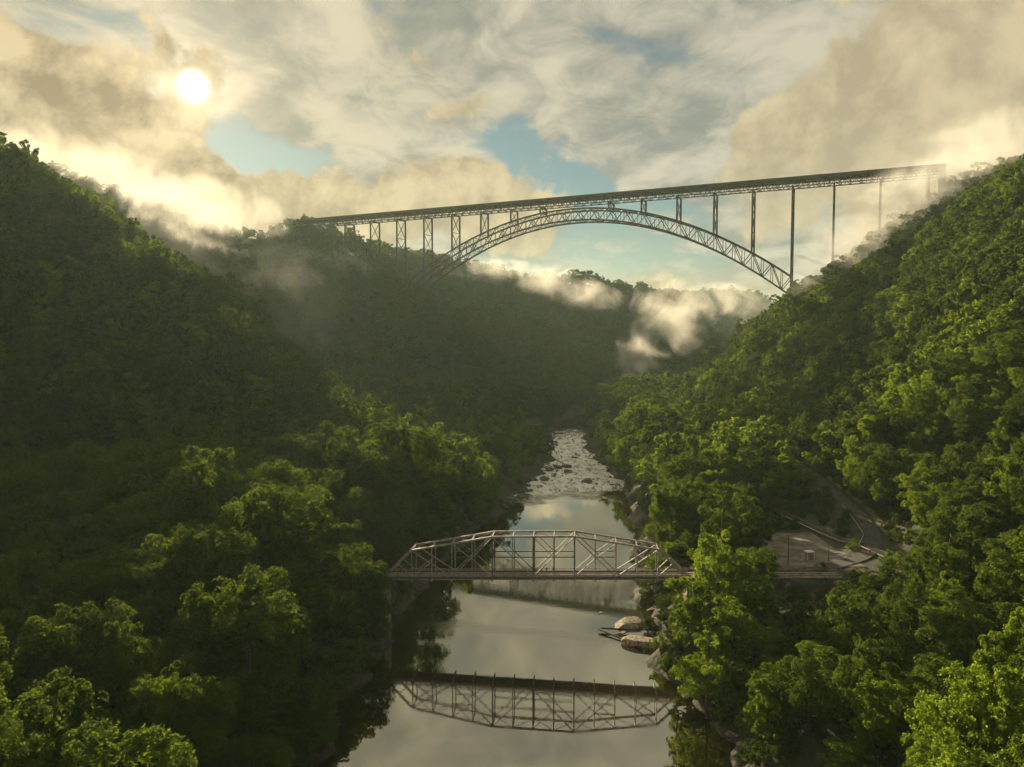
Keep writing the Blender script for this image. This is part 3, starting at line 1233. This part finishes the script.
for i, (px, py, s_, lab) in enumerate(((587, 482, 3.2, 'dark boulder alone in the middle of the white rapids'), (612, 485, 1.2, 'small dark rock in the rapids toward the leafy bank'),
                                       (596, 484, 1.0, 'tiny dark rock beside the lone boulder in the rapids'), (604, 499, 2.0, 'pale rock just below the foot of the rapids'),
                                       (575, 458, 1.8, 'dark rock near the head of the rapids'), (560, 434, 3.0, 'dark rock in the distant river bend'), (581, 431, 2.4, 'pale rock at the far edge of the river bend'))):
    boulder(px, py, (s_ * 1.5, s_, s_ * .6), i * .7, lab, i, dark='pale' not in lab, group='rocks in the rapids')
BK = [(600, 452), (606, 457), (611, 461), (617, 464), (594, 449), (622, 468), (603, 450), (614, 458), (588, 447), (626, 474)]
for i, (px, py) in enumerate(sorted(BK)):
    s_ = r_.uniform(1.8, 3.4)
    boulder(px, py, (s_ * 1.3, s_, s_ * .8), r_.uniform(0, 3), 'grey brown bank rock beside the rapids, %s downstream of the river bend' % ORD[i], i + 2, z=0.2, dark=True, group='rocks on the bank beside the rapids')


for i, (px, py, s_, lab) in enumerate(((838, 529, .9, 'brown rubble rock between the low wall and the climbing road'), (848, 538, 1.2, 'larger rubble rock near the lower end of the guardrail'),
                                       (884, 570, 1.3, 'rubble rock beside the road junction under the leafy slope'), (896, 578, 1.0, 'small rubble rock beside the railway track beyond the junction'))):
    q = ground_pt(px, py)
    o = bpy.data.objects.new('boulder', ROCKD[i])
    o.location = (q.x, q.y, q.z + s_ * .2)
    o.scale = (s_ * 1.4, s_, s_ * .8)
    o.rotation_euler = (0, 0, i * 1.3)
    col.objects.link(o)
    tag(o, lab, 'boulder', 'rubble rocks by the road')


def log(pts, rads, lab):
    mb_ = MB()
    mb_.tube(pts, rads, 8)
    o = mesh_obj('driftwood_log', mb_.v, mb_.f, M_log, None, True)
    tag(o, lab, 'log', 'driftwood logs by the boulders')


a0 = water_pt(599, 630, .5)
log([a0 + Vector((0, 0, .3)), water_pt(625, 640, .35), water_pt(643, 650, .3)], [.34, .26, .16], 'dark driftwood log slanting along the waterside edge of the boulders')
log([a0 + Vector((.6, .4, .4)), water_pt(628, 629.5, .9), water_pt(664, 630, 1.6)], [.3, .24, .2], 'dark driftwood log lying straight toward the bank between the boulders')

# ------------------------------------------------------------------ trees


def crown_mesh(seed, h, rad, nclump, leaves, size, mat, shape=0.0, name='crown'):
    g = np.random.default_rng(seed)
    zc, hz_ = h * (0.55 + .02 * shape), h * 0.45
    cl = []
    # a few big limb masses of unequal reach, each carrying many smaller sprays
    nl_ = int(g.integers(11, 16))
    lobes = [(np.array([0, 0, h * .84]), rad * g.uniform(.26, .36)), (np.array([0, 0, h * .62]), rad * .42), (np.array([0, 0, h * .40]), rad * .45)]
    a0 = g.uniform(0, 6.28)
    for j in range(nl_):
        an = a0 + j * 2.4 + g.uniform(-.4, .4)
        zz = g.uniform(-.75, .62)
        reach = rad * g.uniform(.38, .74) * math.sqrt(max(.15, 1 - zz * zz)) * (1 - .2 * shape * max(zz, 0))
        lobes.append((np.array([math.cos(an) * reach, math.sin(an) * reach, zc + zz * hz_]), rad * g.uniform(.26, .42)))
    per = max(3, nclump // len(lobes))
    for c_, lr in lobes:
        tl = g.uniform(0, 1)
        for j in range(per):
            d = g.normal(size=3) + (c_ - np.array([0, 0, zc])) / rad * .8 + np.array([0, 0, .35])
            d /= np.linalg.norm(d)
            p_ = c_ + d * lr * g.uniform(.55, 1.15) * np.array([1, 1, 1.15])
            p_[2] = max(p_[2], h * .1)
            cl.append((p_, lr * g.uniform(.34, .66), np.clip(tl * .6 + g.uniform(0, .4), 0, 1)))
    tot = sum(c_[1] ** 2 for c_ in cl)
    V, T, Nn = [], [], []
    for p_, cr, tone in cl:
        k = int(leaves * cr * cr / tot)
        sub = max(4, int(k / 60))
        sd = g.normal(size=(sub, 3))
        sd[:, 2] += 0.35
        sd /= np.linalg.norm(sd, axis=1)[:, None]
        which = g.integers(0, sub, k)
        d = sd[which] + g.normal(size=(k, 3)) * 0.33
        d /= np.linalg.norm(d, axis=1)[:, None]
        bump = g.uniform(.82, 1.12, sub)[which]
        rr = cr * bump * np.sqrt(g.uniform(0.45, 1.0, k))
        P_ = p_ + d * rr[:, None] * np.array([1, 1, .98])
        nn = d + g.normal(size=(k, 3)) * 0.65 + np.array([0, 0, .25])
        nn /= np.linalg.norm(nn, axis=1)[:, None]
        V.append(P_)
        Nn.append(nn)
        T.append(np.clip(tone * .6 + .1 + g.uniform(-.45, .5, k), 0, 1))
    V, Nn, T = np.concatenate(V), np.concatenate(Nn), np.concatenate(T)
    k = len(V)
    ref = g.normal(size=(k, 3))
    a = np.cross(Nn, ref)
    a /= np.linalg.norm(a, axis=1)[:, None]
    b_ = np.cross(Nn, a)
    s_ = size * g.uniform(.6, 1.25, k)[:, None]
    co = np.stack([V - a * s_ * .62, V - b_ * s_ * .36 + Nn * s_ * .08, V + a * s_ * .62, V + b_ * s_ * .36 + Nn * s_ * .08], 1)
    m_ = bpy.data.meshes.new(name)
    m_.vertices.add(k * 4)
    m_.vertices.foreach_set('co', co.astype(np.float32).ravel())
    m_.loops.add(k * 4)
    m_.loops.foreach_set('vertex_index', np.arange(k * 4, dtype=np.int32))
    m_.polygons.add(k)
    m_.polygons.foreach_set('loop_start', np.arange(0, k * 4, 4, dtype=np.int32))
    m_.polygons.foreach_set('loop_total', np.full(k, 4, np.int32))
    m_.update()
    at_ = m_.attributes.new('tone', 'FLOAT', 'POINT')
    at_.data.foreach_set('value', np.repeat(T, 4).astype(np.float32))
    m_.materials.append(mat)
    return m_, cl


def trunk_mesh(seed, h, rad, cl, limbs=14):
    r2 = random.Random(seed)
    mb_ = MB()
    b0 = h * .018 + .12
    ax = [(r2.uniform(-.3, .3) * i / 6, r2.uniform(-.3, .3) * i / 6, h * .86 * i / 6) for i in range(7)]
    mb_.tube([(ax[0][0], ax[0][1], -2.0)] + ax[1:], [b0 * 1.35] + [b0 * (1 - .8 * i / 6) for i in range(1, 7)], 8)
    for p_, cr, _ in sorted(cl, key=lambda c_: c_[0][2])[:limbs]:
        z0 = max(h * .2, p_[2] - np.hypot(p_[0], p_[1]) * .7 - 1)
        st = Vector((0, 0, z0))
        en = Vector(p_)
        mid = st.lerp(en, .55) + Vector((0, 0, -.5))
        mb_.tube([st, mid, en], [b0 * .42, b0 * .26, b0 * .08], 5)
    m_ = bpy.data.meshes.new('trunk')
    m_.from_pydata([tuple(v) for v in mb_.v], [], mb_.f)
    m_.polygons.foreach_set('use_smooth', [True] * len(m_.polygons))
    m_.materials.append(M_bark)
    return m_


# prototypes: (crown mesh, trunk mesh, nominal height, radius); near ones are leafier
NEAR, MIDT, FART = [], [], []
for s in range(9):
    h_, r0 = 24.0, (9.5, 8.2, 10.5, 7.4, 9.0, 8.0, 10.0, 7.0, 8.8)[s]
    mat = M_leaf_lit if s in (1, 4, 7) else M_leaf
    m_, cl_ = crown_mesh(100 + s, h_, r0, 110 + 12 * (s % 3), 36000, .36, mat, shape=(s % 3))
    NEAR.append((m_, trunk_mesh(s, h_, r0, cl_), h_, r0))
m_, cl_ = crown_mesh(150, 24, 6.5, 90, 20000, .38, M_leaf_brown, 1)
BROWN = (m_, trunk_mesh(50, 24, 6.5, cl_), 24.0, 6.5)
for s in range(6):
    h_, r0 = 22.0, (8.6, 7.6, 9.2, 8.0, 7.2, 8.8)[s]
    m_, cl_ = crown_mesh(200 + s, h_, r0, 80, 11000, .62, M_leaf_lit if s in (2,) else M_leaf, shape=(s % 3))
    MIDT.append((m_, trunk_mesh(20 + s, h_, r0, cl_, 8), h_, r0))
for s in range(5):
    h_, r0 = 21.0, (8.4, 7.8, 9.0, 7.4, 8.2)[s]
    m_, cl_ = crown_mesh(300 + s, h_, r0, 50, 3400, 1.05, M_leaf, shape=(s % 3))
    FART.append((m_, trunk_mesh(40 + s, h_, r0, cl_, 5), h_, r0))

# where the trees stand
pts_ = []
for y0, y1, st in ((78, 700, 10.6), (700, 1150, 12.0), (1150, 1750, 14.0), (1750, 2700, 20.0)):
    ys_ = np.arange(y0, y1, st)
    for yy in ys_:
        xs_ = np.arange(-0.80 * yy - 60, 0.80 * yy + 60, st)
        pts_.append(np.stack([xs_ + rng.uniform(-.46, .46, len(xs_)) * st, yy + rng.uniform(-.46, .46, len(xs_)) * st], 1))
pts_ = np.concatenate(pts_)
X, Y = pts_[:, 0], pts_[:, 1]
Z = height(X, Y)
d = river_d(X, Y)
ok = d > 3.5
ok &= ~((lot_mask(X, Y) > .02))
rd_, _ = line_dist(X, Y, ROAD)
ok &= ~((rd_ < 10) & (X < np.interp(Y, [p_[1] for p_ in ROAD], [p_[0] for p_ in ROAD])) & (Y < 345))
for ln, wd in ((ROAD, 6.0), (RAIL, 4.5)):
    ok &= line_dist(X, Y, ln)[0] > wd
rel = np.stack([X - TA.x, Y - TA.y], 1)
along = rel @ np.array([tdir.x, tdir.y])
across = rel @ np.array([tperp.x, tperp.y])
ok &= ~((along > -30) & (along < TL + EXT + 4) & (across > -6) & (across < TW + 6))
X, Y, Z, d = X[ok], Y[ok], Z[ok], d[ok]
k = len(X)
HT = (14 + 14 * rng.beta(2.0, 1.8, k)) * np.where((d < 60) & (Y < 520), 1.12, 1.0) * np.where(Y > 1100, .9, 1)
HT *= 1 - .35 * (rng.random(k) < .18)
HT *= 1 + .22 * (rng.random(k) < .10)
HT *= 1 + .5 * N2(X + 900, Y)
# tree heights capped on the flat and ridge so sunlight reaches the clump
HT = np.where((X > -190) & (X < 25) & (Y > 440) & (Y < 640), np.minimum(HT, 15.0), HT)
HT = np.where((X > -470) & (X < -240) & (Y > 1080) & (Y < 1270) & (X < -318), np.minimum(HT, 15.5), HT)
# smaller growth at the very edge of the water
HT *= 0.55 + 0.45 * sstep(d, 3, 12)
# the photograph's own gaps: nothing may stand up across the open views
pxg, pyb, fw = proj(X, Y, Z)


def limit(mask, ylim):
    """no taller than what reaches this picture row"""
    global HT
    zmax = CAM_Z - (ylim - 338.0) / F * Y
    HT = np.where(mask, np.minimum(HT, zmax - Z), HT)


rpx = 8.0 / Y * F
limit((pxg > 765) & (pxg < 915) & (Y < 236), np.interp(pxg, [765, 800, 850, 915], [585, 592, 580, 592]))
limit((pxg > 770) & (pxg < 905) & (Y > 236) & (Y < 330) & (X < 122), 560)
limit((pxg + rpx > 385) & (pxg < 520) & (Y < 232), np.interp(pxg, [380, 400, 520], [570, 600, 640]))
limit((pxg + rpx > 470) & (pxg < 540) & (Y > 236) & (Y < 330), 540)
limit((pxg - rpx < 640) & (pxg > 560) & (Y > 236) & (Y < 420), 555)
limit((pxg - rpx < 665) & (pxg > 560) & (Y < 224), 640)
limit((pxg + rpx * .8 > 776) & (pxg - rpx * .8 < 812) & (Y < 206), 655)
limit((pxg > 520) & (pxg < 640) & (Y > 560) & (Y < 700), 425)
keep = HT > 6.0
X, Y, Z, d, HT, pxg = X[keep], Y[keep], Z[keep], d[keep], HT[keep], pxg[keep]
# key trees of the photograph: (picture x of the crown, picture row of the top, distance, crown radius, prototype, bright)
KEY = [(718, 536, 199, 8.5, 4), (690, 575, 192, 6.5, 1), (742, 563, 188, 6.5, 7), (735, 600, 178, 8.5, 1), (708, 640, 172, 7.0, 4), (742, 668, 166, 7.5, 8),
       (830, 648, 158, 9.0, 1), (780, 668, 163, 7.0, 4), (900, 640, 160, 8.5, 0), (950, 585, 190, 9.5, 5), (1000, 610, 172, 9.0, 2), (860, 752, 128, 7.5, 7),
       (1010, 715, 136, 8.0, 3), (935, 690, 148, 9.0, 8), (885, 588, 205, 6.0, 5),
       (695, 425, 400, 9.5, 4), (722, 440, 372, 9.5, 1), (668, 446, 395, 8.5, 7), (745, 462, 345, 9.0, 8), (700, 478, 345, 10.0, 1), (770, 480, 325, 8.5, 5), (668, 500, 318, 8.0, 4), (735, 500, 305, 9.0, 2), (640, 470, 420, 7.0, 7),
       (400, 420, 430, 9.0, 4), (430, 428, 425, 9.0, 1), (458, 432, 430, 8.5, 7), (380, 445, 400, 8.5, 1), (415, 455, 385, 9.0, 4), (445, 470, 370, 8.0, 1), (405, 490, 340, 9.0, 4), (440, 500, 330, 8.0, 7), (375, 478, 350, 8.5, 4), (500, 432, 440, 8.0, 8), (480, 440, 445, 8.0, 0),
       (290, 468, 262, 9.5, 5), (320, 478, 268, 8.5, 8), (255, 490, 250, 9.0, 0), (210, 480, 240, 9.5, 2), (130, 478, 228, 10.0, 6), (60, 500, 215, 9.5, 0), (340, 520, 240, 9.0, 1), (300, 540, 220, 9.5, 3), (225, 560, 200, 9.5, 5),
       (330, 590, 200, 8.5, 0), (270, 610, 185, 9.0, 2), (150, 560, 195, 10.0, 8), (80, 590, 180, 9.5, 6), (20, 540, 190, 9.0, 3), (330, 650, 180, 7.5, 5), (250, 670, 165, 8.5, 0), (160, 650, 160, 9.5, 3), (70, 690, 148, 9.0, 2), (370, 590, 214, 6.5, 8), (200, 720, 142, 8.0, 6), (300, 715, 158, 7.0, 3),
       (350, 548, 213, 7.5, 0), (343, 640, 188, 6.5, 8), (322, 672, 170, 6.5, 5), (308, 725, 152, 6.0, 0), (372, 566, 213, 6.0, 2), (377, 604, 211, 4.5, 8)]
kx, ky, kz_, kh, kr, kp = [], [], [], [], [], []
for px, py, yy, r0, pr in KEY:
    v = at(px, py, yy)
    g = hz(v.x, v.y)
    if river_d(np.array([v.x]), np.array([v.y]))[0] < 1.5:
        v.x += 0
    kx.append(v.x)
    ky.append(yy)
    kz_.append(g)
    kh.append(max(v.z - g, 9))
    kr.append(r0)
    kp.append(pr)
    print('KEY', (px, py, yy), 'ground', round(g, 1), 'h', round(v.z - g, 1), 'd', round(float(river_d(np.array([v.x]), np.array([v.y]))[0]), 1))
kx, ky, kz_, kh, kr = map(np.array, (kx, ky, kz_, kh, kr))
dist = np.hypot(X[:, None] - kx[None], Y[:, None] - ky[None])
keep = (dist > kr[None] * 0.95).all(1)
# and no random tree taller than the key tree standing right behind it
X, Y, Z, d, HT = X[keep], Y[keep], Z[keep], d[keep], HT[keep]
nk = len(kx)
X, Y, Z, HT = np.concatenate([kx, X]), np.concatenate([ky, Y]), np.concatenate([kz_, Z]), np.concatenate([kh, HT])
RAD = np.concatenate([kr, np.zeros(len(X) - nk)])
N = len(X)
near = Y < 330
mid = (Y >= 330) & (Y < 720)
var = np.where(near, rng.integers(0, len(NEAR), N), np.where(mid, rng.integers(0, len(MIDT), N), rng.integers(0, len(FART), N)))
# the leaf copy with sunlight in its colour goes beside the river
dd_ = river_d(X, Y)
ROT = rng.uniform(0, 6.283, N)
GROW = rng.uniform(.82, 1.30, N)

# light put into leaf colour: plain on the shaded bank, sunlit on the flats
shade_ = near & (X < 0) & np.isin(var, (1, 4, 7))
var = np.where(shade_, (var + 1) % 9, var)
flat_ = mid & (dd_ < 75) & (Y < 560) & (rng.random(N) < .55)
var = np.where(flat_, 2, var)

# sight test from the photograph's place and a step to either side
vis = np.zeros(N, bool)
for ox in (0.0, -25.0, 25.0):
    v_ = np.ones(N, bool)
    tz = Z + HT
    for t in np.linspace(.04, .985, 90):
        qx, qy, qz = ox + (X - ox) * t, Y * t, CAM_Z + (tz - CAM_Z) * t
        gz = height(qx, qy)
        away = np.hypot(X - ox, Y) * (1 - t)
        can = np.where((river_d(qx, qy) > 8) & (away > 14), 9.0, 0.0)
        v_ &= qz > gz + can - 2.0
    vis |= v_
sx, sy, _ = proj(X, Y, Z + HT * .7)
inframe = (sx > -40) & (sx < W + 40) & (sy > -60) & (sy < H + 60)
cast = (Y < 620)
use = vis | cast
size_px = HT * np.where(Y < 330, 8.5, 8.0) / (Y * Y) * F * F
scr = (sx > 5) & (sx < W - 5) & (sy > 5) & (sy < H - 3) & vis
order = np.argsort(-(size_px * scr))
single = np.zeros(N, bool)
single[order[:300]] = True
single[:nk] = True
lim = np.where(single)[0]
if len(lim) > 300:
    extra = [i for i in lim[np.argsort(size_px[lim] * scr[lim])] if i >= nk][:len(lim) - 300]
    single[extra] = False
print('TREES total', N, 'used', int(use.sum()), 'single', int(single.sum()), 'nearest single max Y', float(Y[single].max()))


def proto_for(i):
    if i < nk:
        return NEAR[KEY[i][4]] if Y[i] < 470 else MIDT[var[i]]
    if near[i]:
        return NEAR[var[i]]
    return MIDT[var[i]] if mid[i] else FART[var[i]]


# ---- labels that tell the trees apart: bank, row back from the water, place along the row
def zone(i):
    right_ = X[i] > (XL0(Y[i]) + XR0(Y[i])) / 2
    dd = float(dd_[i])
    row = int(dd // 14)
    sec = 0 if Y[i] < 222 else (1 if Y[i] < 420 else 2)
    return (bool(right_), row, sec)


ROWS = ['at the water', 'second row', 'third row', 'fourth row', 'fifth row', 'sixth row', 'seventh row', 'eighth row', 'ninth row', 'tenth row', 'eleventh row',
        'twelfth row', 'thirteenth row', 'fourteenth row', 'fifteenth row', 'sixteenth row', 'seventeenth row', 'eighteenth row', 'nineteenth row', 'twentieth row'] + ['%s row' % o for o in ORD[20:]]
zones = {}
for i in np.where(single)[0]:
    zones.setdefault(zone(i), []).append(int(i))
LABEL, GROUP = {}, {}
for (rt_, row, sec), mem in zones.items():
    mem.sort(key=lambda i: abs(Y[i] - 226))
    for j, i in enumerate(mem):
        big = 'tall' if HT[i] > 25 else ('small' if HT[i] < 15 else 'full')
        bank = 'road side' if rt_ else 'shaded side'
        where = ('short of', 'behind', 'far behind')[sec]
        rw = ROWS[row] if row == 0 else ROWS[row] + ' back'
        LABEL[i] = '%s tree on %s, %s, %s %s the truss bridge' % (big, bank, rw, ORD[min(j, len(ORD) - 1)], where)
        GROUP[i] = 'broadleaf trees on the %s of the gorge' % bank

for i in np.where(single)[0]:
    i = int(i)
    cm, tm, h0, r0 = proto_for(i)
    sxy = (RAD[i] / r0) if RAD[i] > 0 else (HT[i] / h0) * GROW[i]
    t_ = empty('broadleaf_tree', (X[i], Y[i], Z[i]), float(ROT[i]))
    t_.scale = (sxy * random.uniform(.9, 1.1), sxy * random.uniform(.9, 1.1), HT[i] / h0)
    t_.rotation_euler = (random.uniform(-.06, .06), random.uniform(-.06, .06), float(ROT[i]))
    tag(t_, LABEL[i], 'tree', GROUP[i])
    for nm, dm in (('crown', cm), ('trunk', tm)):
        o = bpy.data.objects.new(nm, dm)
        o.parent = t_
        col.objects.link(o)

# one browning tree on the road side bank
v = at(678, 512, 305)
g = hz(v.x, v.y)
t_ = empty('broadleaf_tree', (v.x, v.y, g))
t_.scale = (.75, .75, (v.z - g) / 24)
tag(t_, 'slender tree with browning leaves beside the end of the truss bridge', 'tree', 'broadleaf trees on the road side of the gorge')
for nm, dm in (('crown', BROWN[0]), ('trunk', BROWN[1])):
    o = bpy.data.objects.new(nm, dm)
    o.parent = t_
    col.objects.link(o)

# ---- the rest of the forest and the undergrowth: one object each
allp = NEAR + MIDT + FART
off_ = np.where(near, 0, np.where(mid, len(NEAR), len(NEAR) + len(MIDT)))


def cloud_of_points(name, x, y, z, pid, rot, scl):
    fm = bpy.data.meshes.new(name)
    fm.vertices.add(len(x))
    fm.vertices.foreach_set('co', np.stack([x, y, z], 1).astype(np.float32).ravel())
    a_ = fm.attributes.new('pid', 'INT', 'POINT')
    a_.data.foreach_set('value', pid.astype(np.int32))
    a_ = fm.attributes.new('rot', 'FLOAT_VECTOR', 'POINT')
    rv = np.zeros((len(x), 3), np.float32)
    rv[:, 2] = rot
    a_.data.foreach_set('vector', rv.ravel())
    a_ = fm.attributes.new('scl', 'FLOAT_VECTOR', 'POINT')
    a_.data.foreach_set('vector', scl.astype(np.float32).ravel())
    o = bpy.data.objects.new(name, fm)
    col.objects.link(o)
    return tag(o, kind='stuff')


ids = np.where(use & ~single)[0]
pid = (off_ + var)[ids]
h0s = np.array([p_[2] for p_ in allp])[pid]
sxy_ = HT[ids] / h0s * GROW[ids] * np.where(Y[ids] > 720, 1.1, 1)
forest = cloud_of_points('forest', X[ids], Y[ids], Z[ids], pid, ROT[ids], np.stack([sxy_ * rng.uniform(.88, 1.12, len(ids)), sxy_ * rng.uniform(.88, 1.12, len(ids)), HT[ids] / h0s], 1))
# bushes under the trees, along the banks and round the lot
ux, uy = np.meshgrid(np.arange(-330, 330, 4.0), np.arange(84, 560, 4.0))
ux = ux.ravel() + rng.uniform(-2.2, 2.2, ux.size)
uy = uy.ravel() + rng.uniform(-2.2, 2.2, uy.size)
ud = river_d(ux, uy)
ok = (np.abs(ux) < .78 * uy + 20) & (ud > 0.6) & (lot_mask(ux, uy) < .05) & (line_dist(ux, uy, ROAD)[0] > 3.9) & (line_dist(ux, uy, RAIL)[0] > 3.2)
rel = np.stack([ux - TA.x, uy - TA.y], 1)
al_, ac_ = rel @ np.array([tdir.x, tdir.y]), rel @ np.array([tperp.x, tperp.y])
ok &= ~((al_ > -30) & (al_ < TL + EXT + 4) & (ac_ > -2.5) & (ac_ < TW + 2.5) & (ud > 9))
ok &= ~((ux > 36) & (ux < 50) & (uy > 206) & (uy < 222) & (ud < 5))
ok &= ~((uy > 395) & (uy < 640) & (ud < 6) & (rng.random(ux.size) < np.where(ux < 40, .75, .35)))
ok &= rng.random(ux.size) < np.where(ud < 12, .95, .6)
ux, uy, ud = ux[ok], uy[ok], ud[ok]
uz = height(ux, uy)
uh = rng.uniform(2.2, 5.6, len(ux)) * np.where(uy < 200, 1.35, 1.0) * np.where(ud < 3, .75, 1)
upid = np.where(uy < 330, len(NEAR) + rng.integers(0, len(MIDT), len(ux)), len(NEAR) + len(MIDT) + rng.integers(0, len(FART), len(ux)))
us = uh / 22.0
undergrowth = cloud_of_points('undergrowth', ux, uy, uz - uh * .15, upid, rng.uniform(0, 6.28, len(ux)), np.stack([us * 1.5, us * 1.5, us * 1.05], 1))
print('UNDERGROWTH', len(ux))
# source crowns: one mesh object of each kind is wanted; crowns of standing trees serve where there are any
src = {}
for o in list(col.objects):
    if o.name.startswith('crown') and o.data.name not in src:
        src[o.data.name] = o
gt = bpy.data.node_groups.new('forest', 'GeometryNodeTree')
gt.interface.new_socket('Geometry', in_out='INPUT', socket_type='NodeSocketGeometry')
gt.interface.new_socket('Geometry', in_out='OUTPUT', socket_type='NodeSocketGeometry')
gi, go = gt.nodes.new('NodeGroupInput'), gt.nodes.new('NodeGroupOutput')
jn = gt.nodes.new('GeometryNodeJoinGeometry')


def attr(nm, ty):
    q_ = gt.nodes.new('GeometryNodeInputNamedAttribute')
    q_.data_type = ty
    q_.inputs['Name'].default_value = nm
    return q_.outputs['Attribute']


ap, ar, as_ = attr('pid', 'INT'), attr('rot', 'FLOAT_VECTOR'), attr('scl', 'FLOAT_VECTOR')
spare = 0
for j, p_ in enumerate(allp):
    if not (pid == j).any() and not (upid == j).any():
        continue
    o = src.get(p_[0].name)
    if o is None:
        # this kind has no single tree yet: stand one individual among the others, at one of the forest's own places
        i = int(ids[np.where(pid == j)[0][0]])
        t_ = empty('broadleaf_tree', (X[i], Y[i], Z[i] - 0.5), float(ROT[i]) + 1)
        s0 = HT[i] / p_[2]
        t_.scale = (s0, s0, s0 * .98)
        rt_, row, sec = zone(i)
        spare += 1
        tag(t_, 'distant tree on the %s slope, %s up from the river' % ('road side' if rt_ else 'shaded', ORD[min(row, 29)] + ' row'), 'tree', 'distant trees on the slopes')
        o = bpy.data.objects.new('crown', p_[0])
        o.parent = t_
        col.objects.link(o)
        tr_ = bpy.data.objects.new('trunk', p_[1])
        tr_.parent = t_
        col.objects.link(tr_)
    cmp_ = gt.nodes.new('FunctionNodeCompare')
    cmp_.data_type = 'INT'
    cmp_.operation = 'EQUAL'
    ai = [s for s in cmp_.inputs if s.type == 'INT']
    gt.links.new(ap, ai[0])
    ai[1].default_value = j
    oi = gt.nodes.new('GeometryNodeObjectInfo')
    oi.transform_space = 'ORIGINAL'
    oi.inputs['Object'].default_value = o
    oi.inputs['As Instance'].default_value = True
    ip = gt.nodes.new('GeometryNodeInstanceOnPoints')
    gt.links.new(gi.outputs[0], ip.inputs['Points'])
    gt.links.new(cmp_.outputs[0], ip.inputs['Selection'])
    gt.links.new(oi.outputs['Geometry'], ip.inputs['Instance'])
    gt.links.new(ar, ip.inputs['Rotation'])
    gt.links.new(as_, ip.inputs['Scale'])
    gt.links.new(ip.outputs[0], jn.inputs[0])
gt.links.new(jn.outputs[0], go.inputs[0])
for o in (forest, undergrowth):
    md = o.modifiers.new('scatter', 'NODES')
    md.node_group = gt

# ------------------------------------------------------------------ air: haze and drifting mist
m, n, out = material('haze')
vol = n.new('ShaderNodeVolumePrincipled')
vol.inputs['Color'].default_value = (0.74, 0.95, 0.84, 1)
vol.inputs['Density'].default_value = 0.000045
vol.inputs['Anisotropy'].default_value = 0.3
m.node_tree.links.new(vol.outputs[0], out.inputs['Volume'])
mb = MB()
mb.box((0, 1500, 205), (5200, 4600, 420))
hzo = mb.build('haze', m)
tag(hzo, kind='stuff')


def mist(px, py, Y_, rx, ry, rz_, dens, thr, scale, seed, rot=0.0, tilt=0.0, aniso=0.2):
    """a bank of drifting mist with its own place, size and thickness"""
    m, n, out = material('mist')
    tcn = n.new('ShaderNodeTexCoord')
    O = E(n, tcn.outputs['Object'])
    Pw = E(n, n.new('ShaderNodeNewGeometry').outputs['Position'])
    ln = n.vmath('LENGTH', O)
    Ps = n.vmath('ADD', Pw, (seed * 137.0, seed * 61.0, seed * 29.0))
    big = n.noise(Ps, scale, 6, 0.62, dist=0.8)
    f = (1.0 - ln * ln) * 0.55 + (big - 0.5) * 3.2 - thr
    v = n.new('ShaderNodeVolumePrincipled')
    v.inputs['Color'].default_value = (0.96, 0.92, 0.84, 1)
    v.inputs['Anisotropy'].default_value = aniso
    n.put(v.inputs['Density'], n.ss(f, 0.0, 0.75) * n.ss(ln, 1.0, 0.75) * dens)
    m.node_tree.links.new(v.outputs[0], out.inputs['Volume'])
    bm = bmesh.new()
    bmesh.ops.create_icosphere(bm, subdivisions=2, radius=1.04)
    me_ = bpy.data.meshes.new('mist')
    bm.to_mesh(me_)
    bm.free()
    me_.materials.append(m)
    o = bpy.data.objects.new('mist', me_)
    o.location = at(px, py, Y_)
    o.scale = (rx, ry, rz_)
    o.rotation_euler = (0, tilt, rot)
    col.objects.link(o)
    return tag(o, kind='stuff')


mist(105, 176, 1060, 190, 80, 54, 0.009, 0.08, 0.013, 1, tilt=R(20), aniso=0.3)
mist(215, 206, 1060, 120, 60, 46, 0.009, 0.08, 0.015, 8, tilt=R(14), aniso=0.3)
mist(180, 240, 950, 120, 60, 66, 0.011, 0.06, 0.016, 12, tilt=R(22), aniso=0.35)
mist(725, 304, 1060, 80, 60, 34, 0.013, 0.16, 0.024, 2, tilt=R(4), aniso=0.3)
mist(672, 316, 1060, 72, 60, 56, 0.014, 0.16, 0.024, 11, tilt=R(38), aniso=0.3)
mist(645, 348, 1030, 42, 40, 62, 0.015, 0.10, 0.028, 13, tilt=R(28), aniso=0.3)
mist(633, 383, 990, 20, 24, 40, 0.018, 0.06, 0.032, 7, tilt=R(20), aniso=0.3)
mist(285, 300, 830, 90, 60, 80, 0.0016, 0.0, 0.014, 14, tilt=R(25), aniso=0.3)
mist(565, 286, 1200, 110, 60, 36, 0.018, 0.24, 0.019, 9, tilt=R(12), aniso=0.3)
mist(965, 172, 800, 120, 80, 62, 0.0125, 0.02, 0.014, 3, tilt=R(-28))
mist(905, 225, 750, 140, 60, 60, 0.014, 0.06, 0.018, 10, tilt=R(-34), aniso=0.25)
mist(345, 264, 1080, 80, 40, 28, 0.028, 0.22, 0.024, 4, tilt=R(10), aniso=0.3)
mist(490, 272, 1400, 130, 60, 30, 0.016, 0.26, 0.02, 5, aniso=0.3)
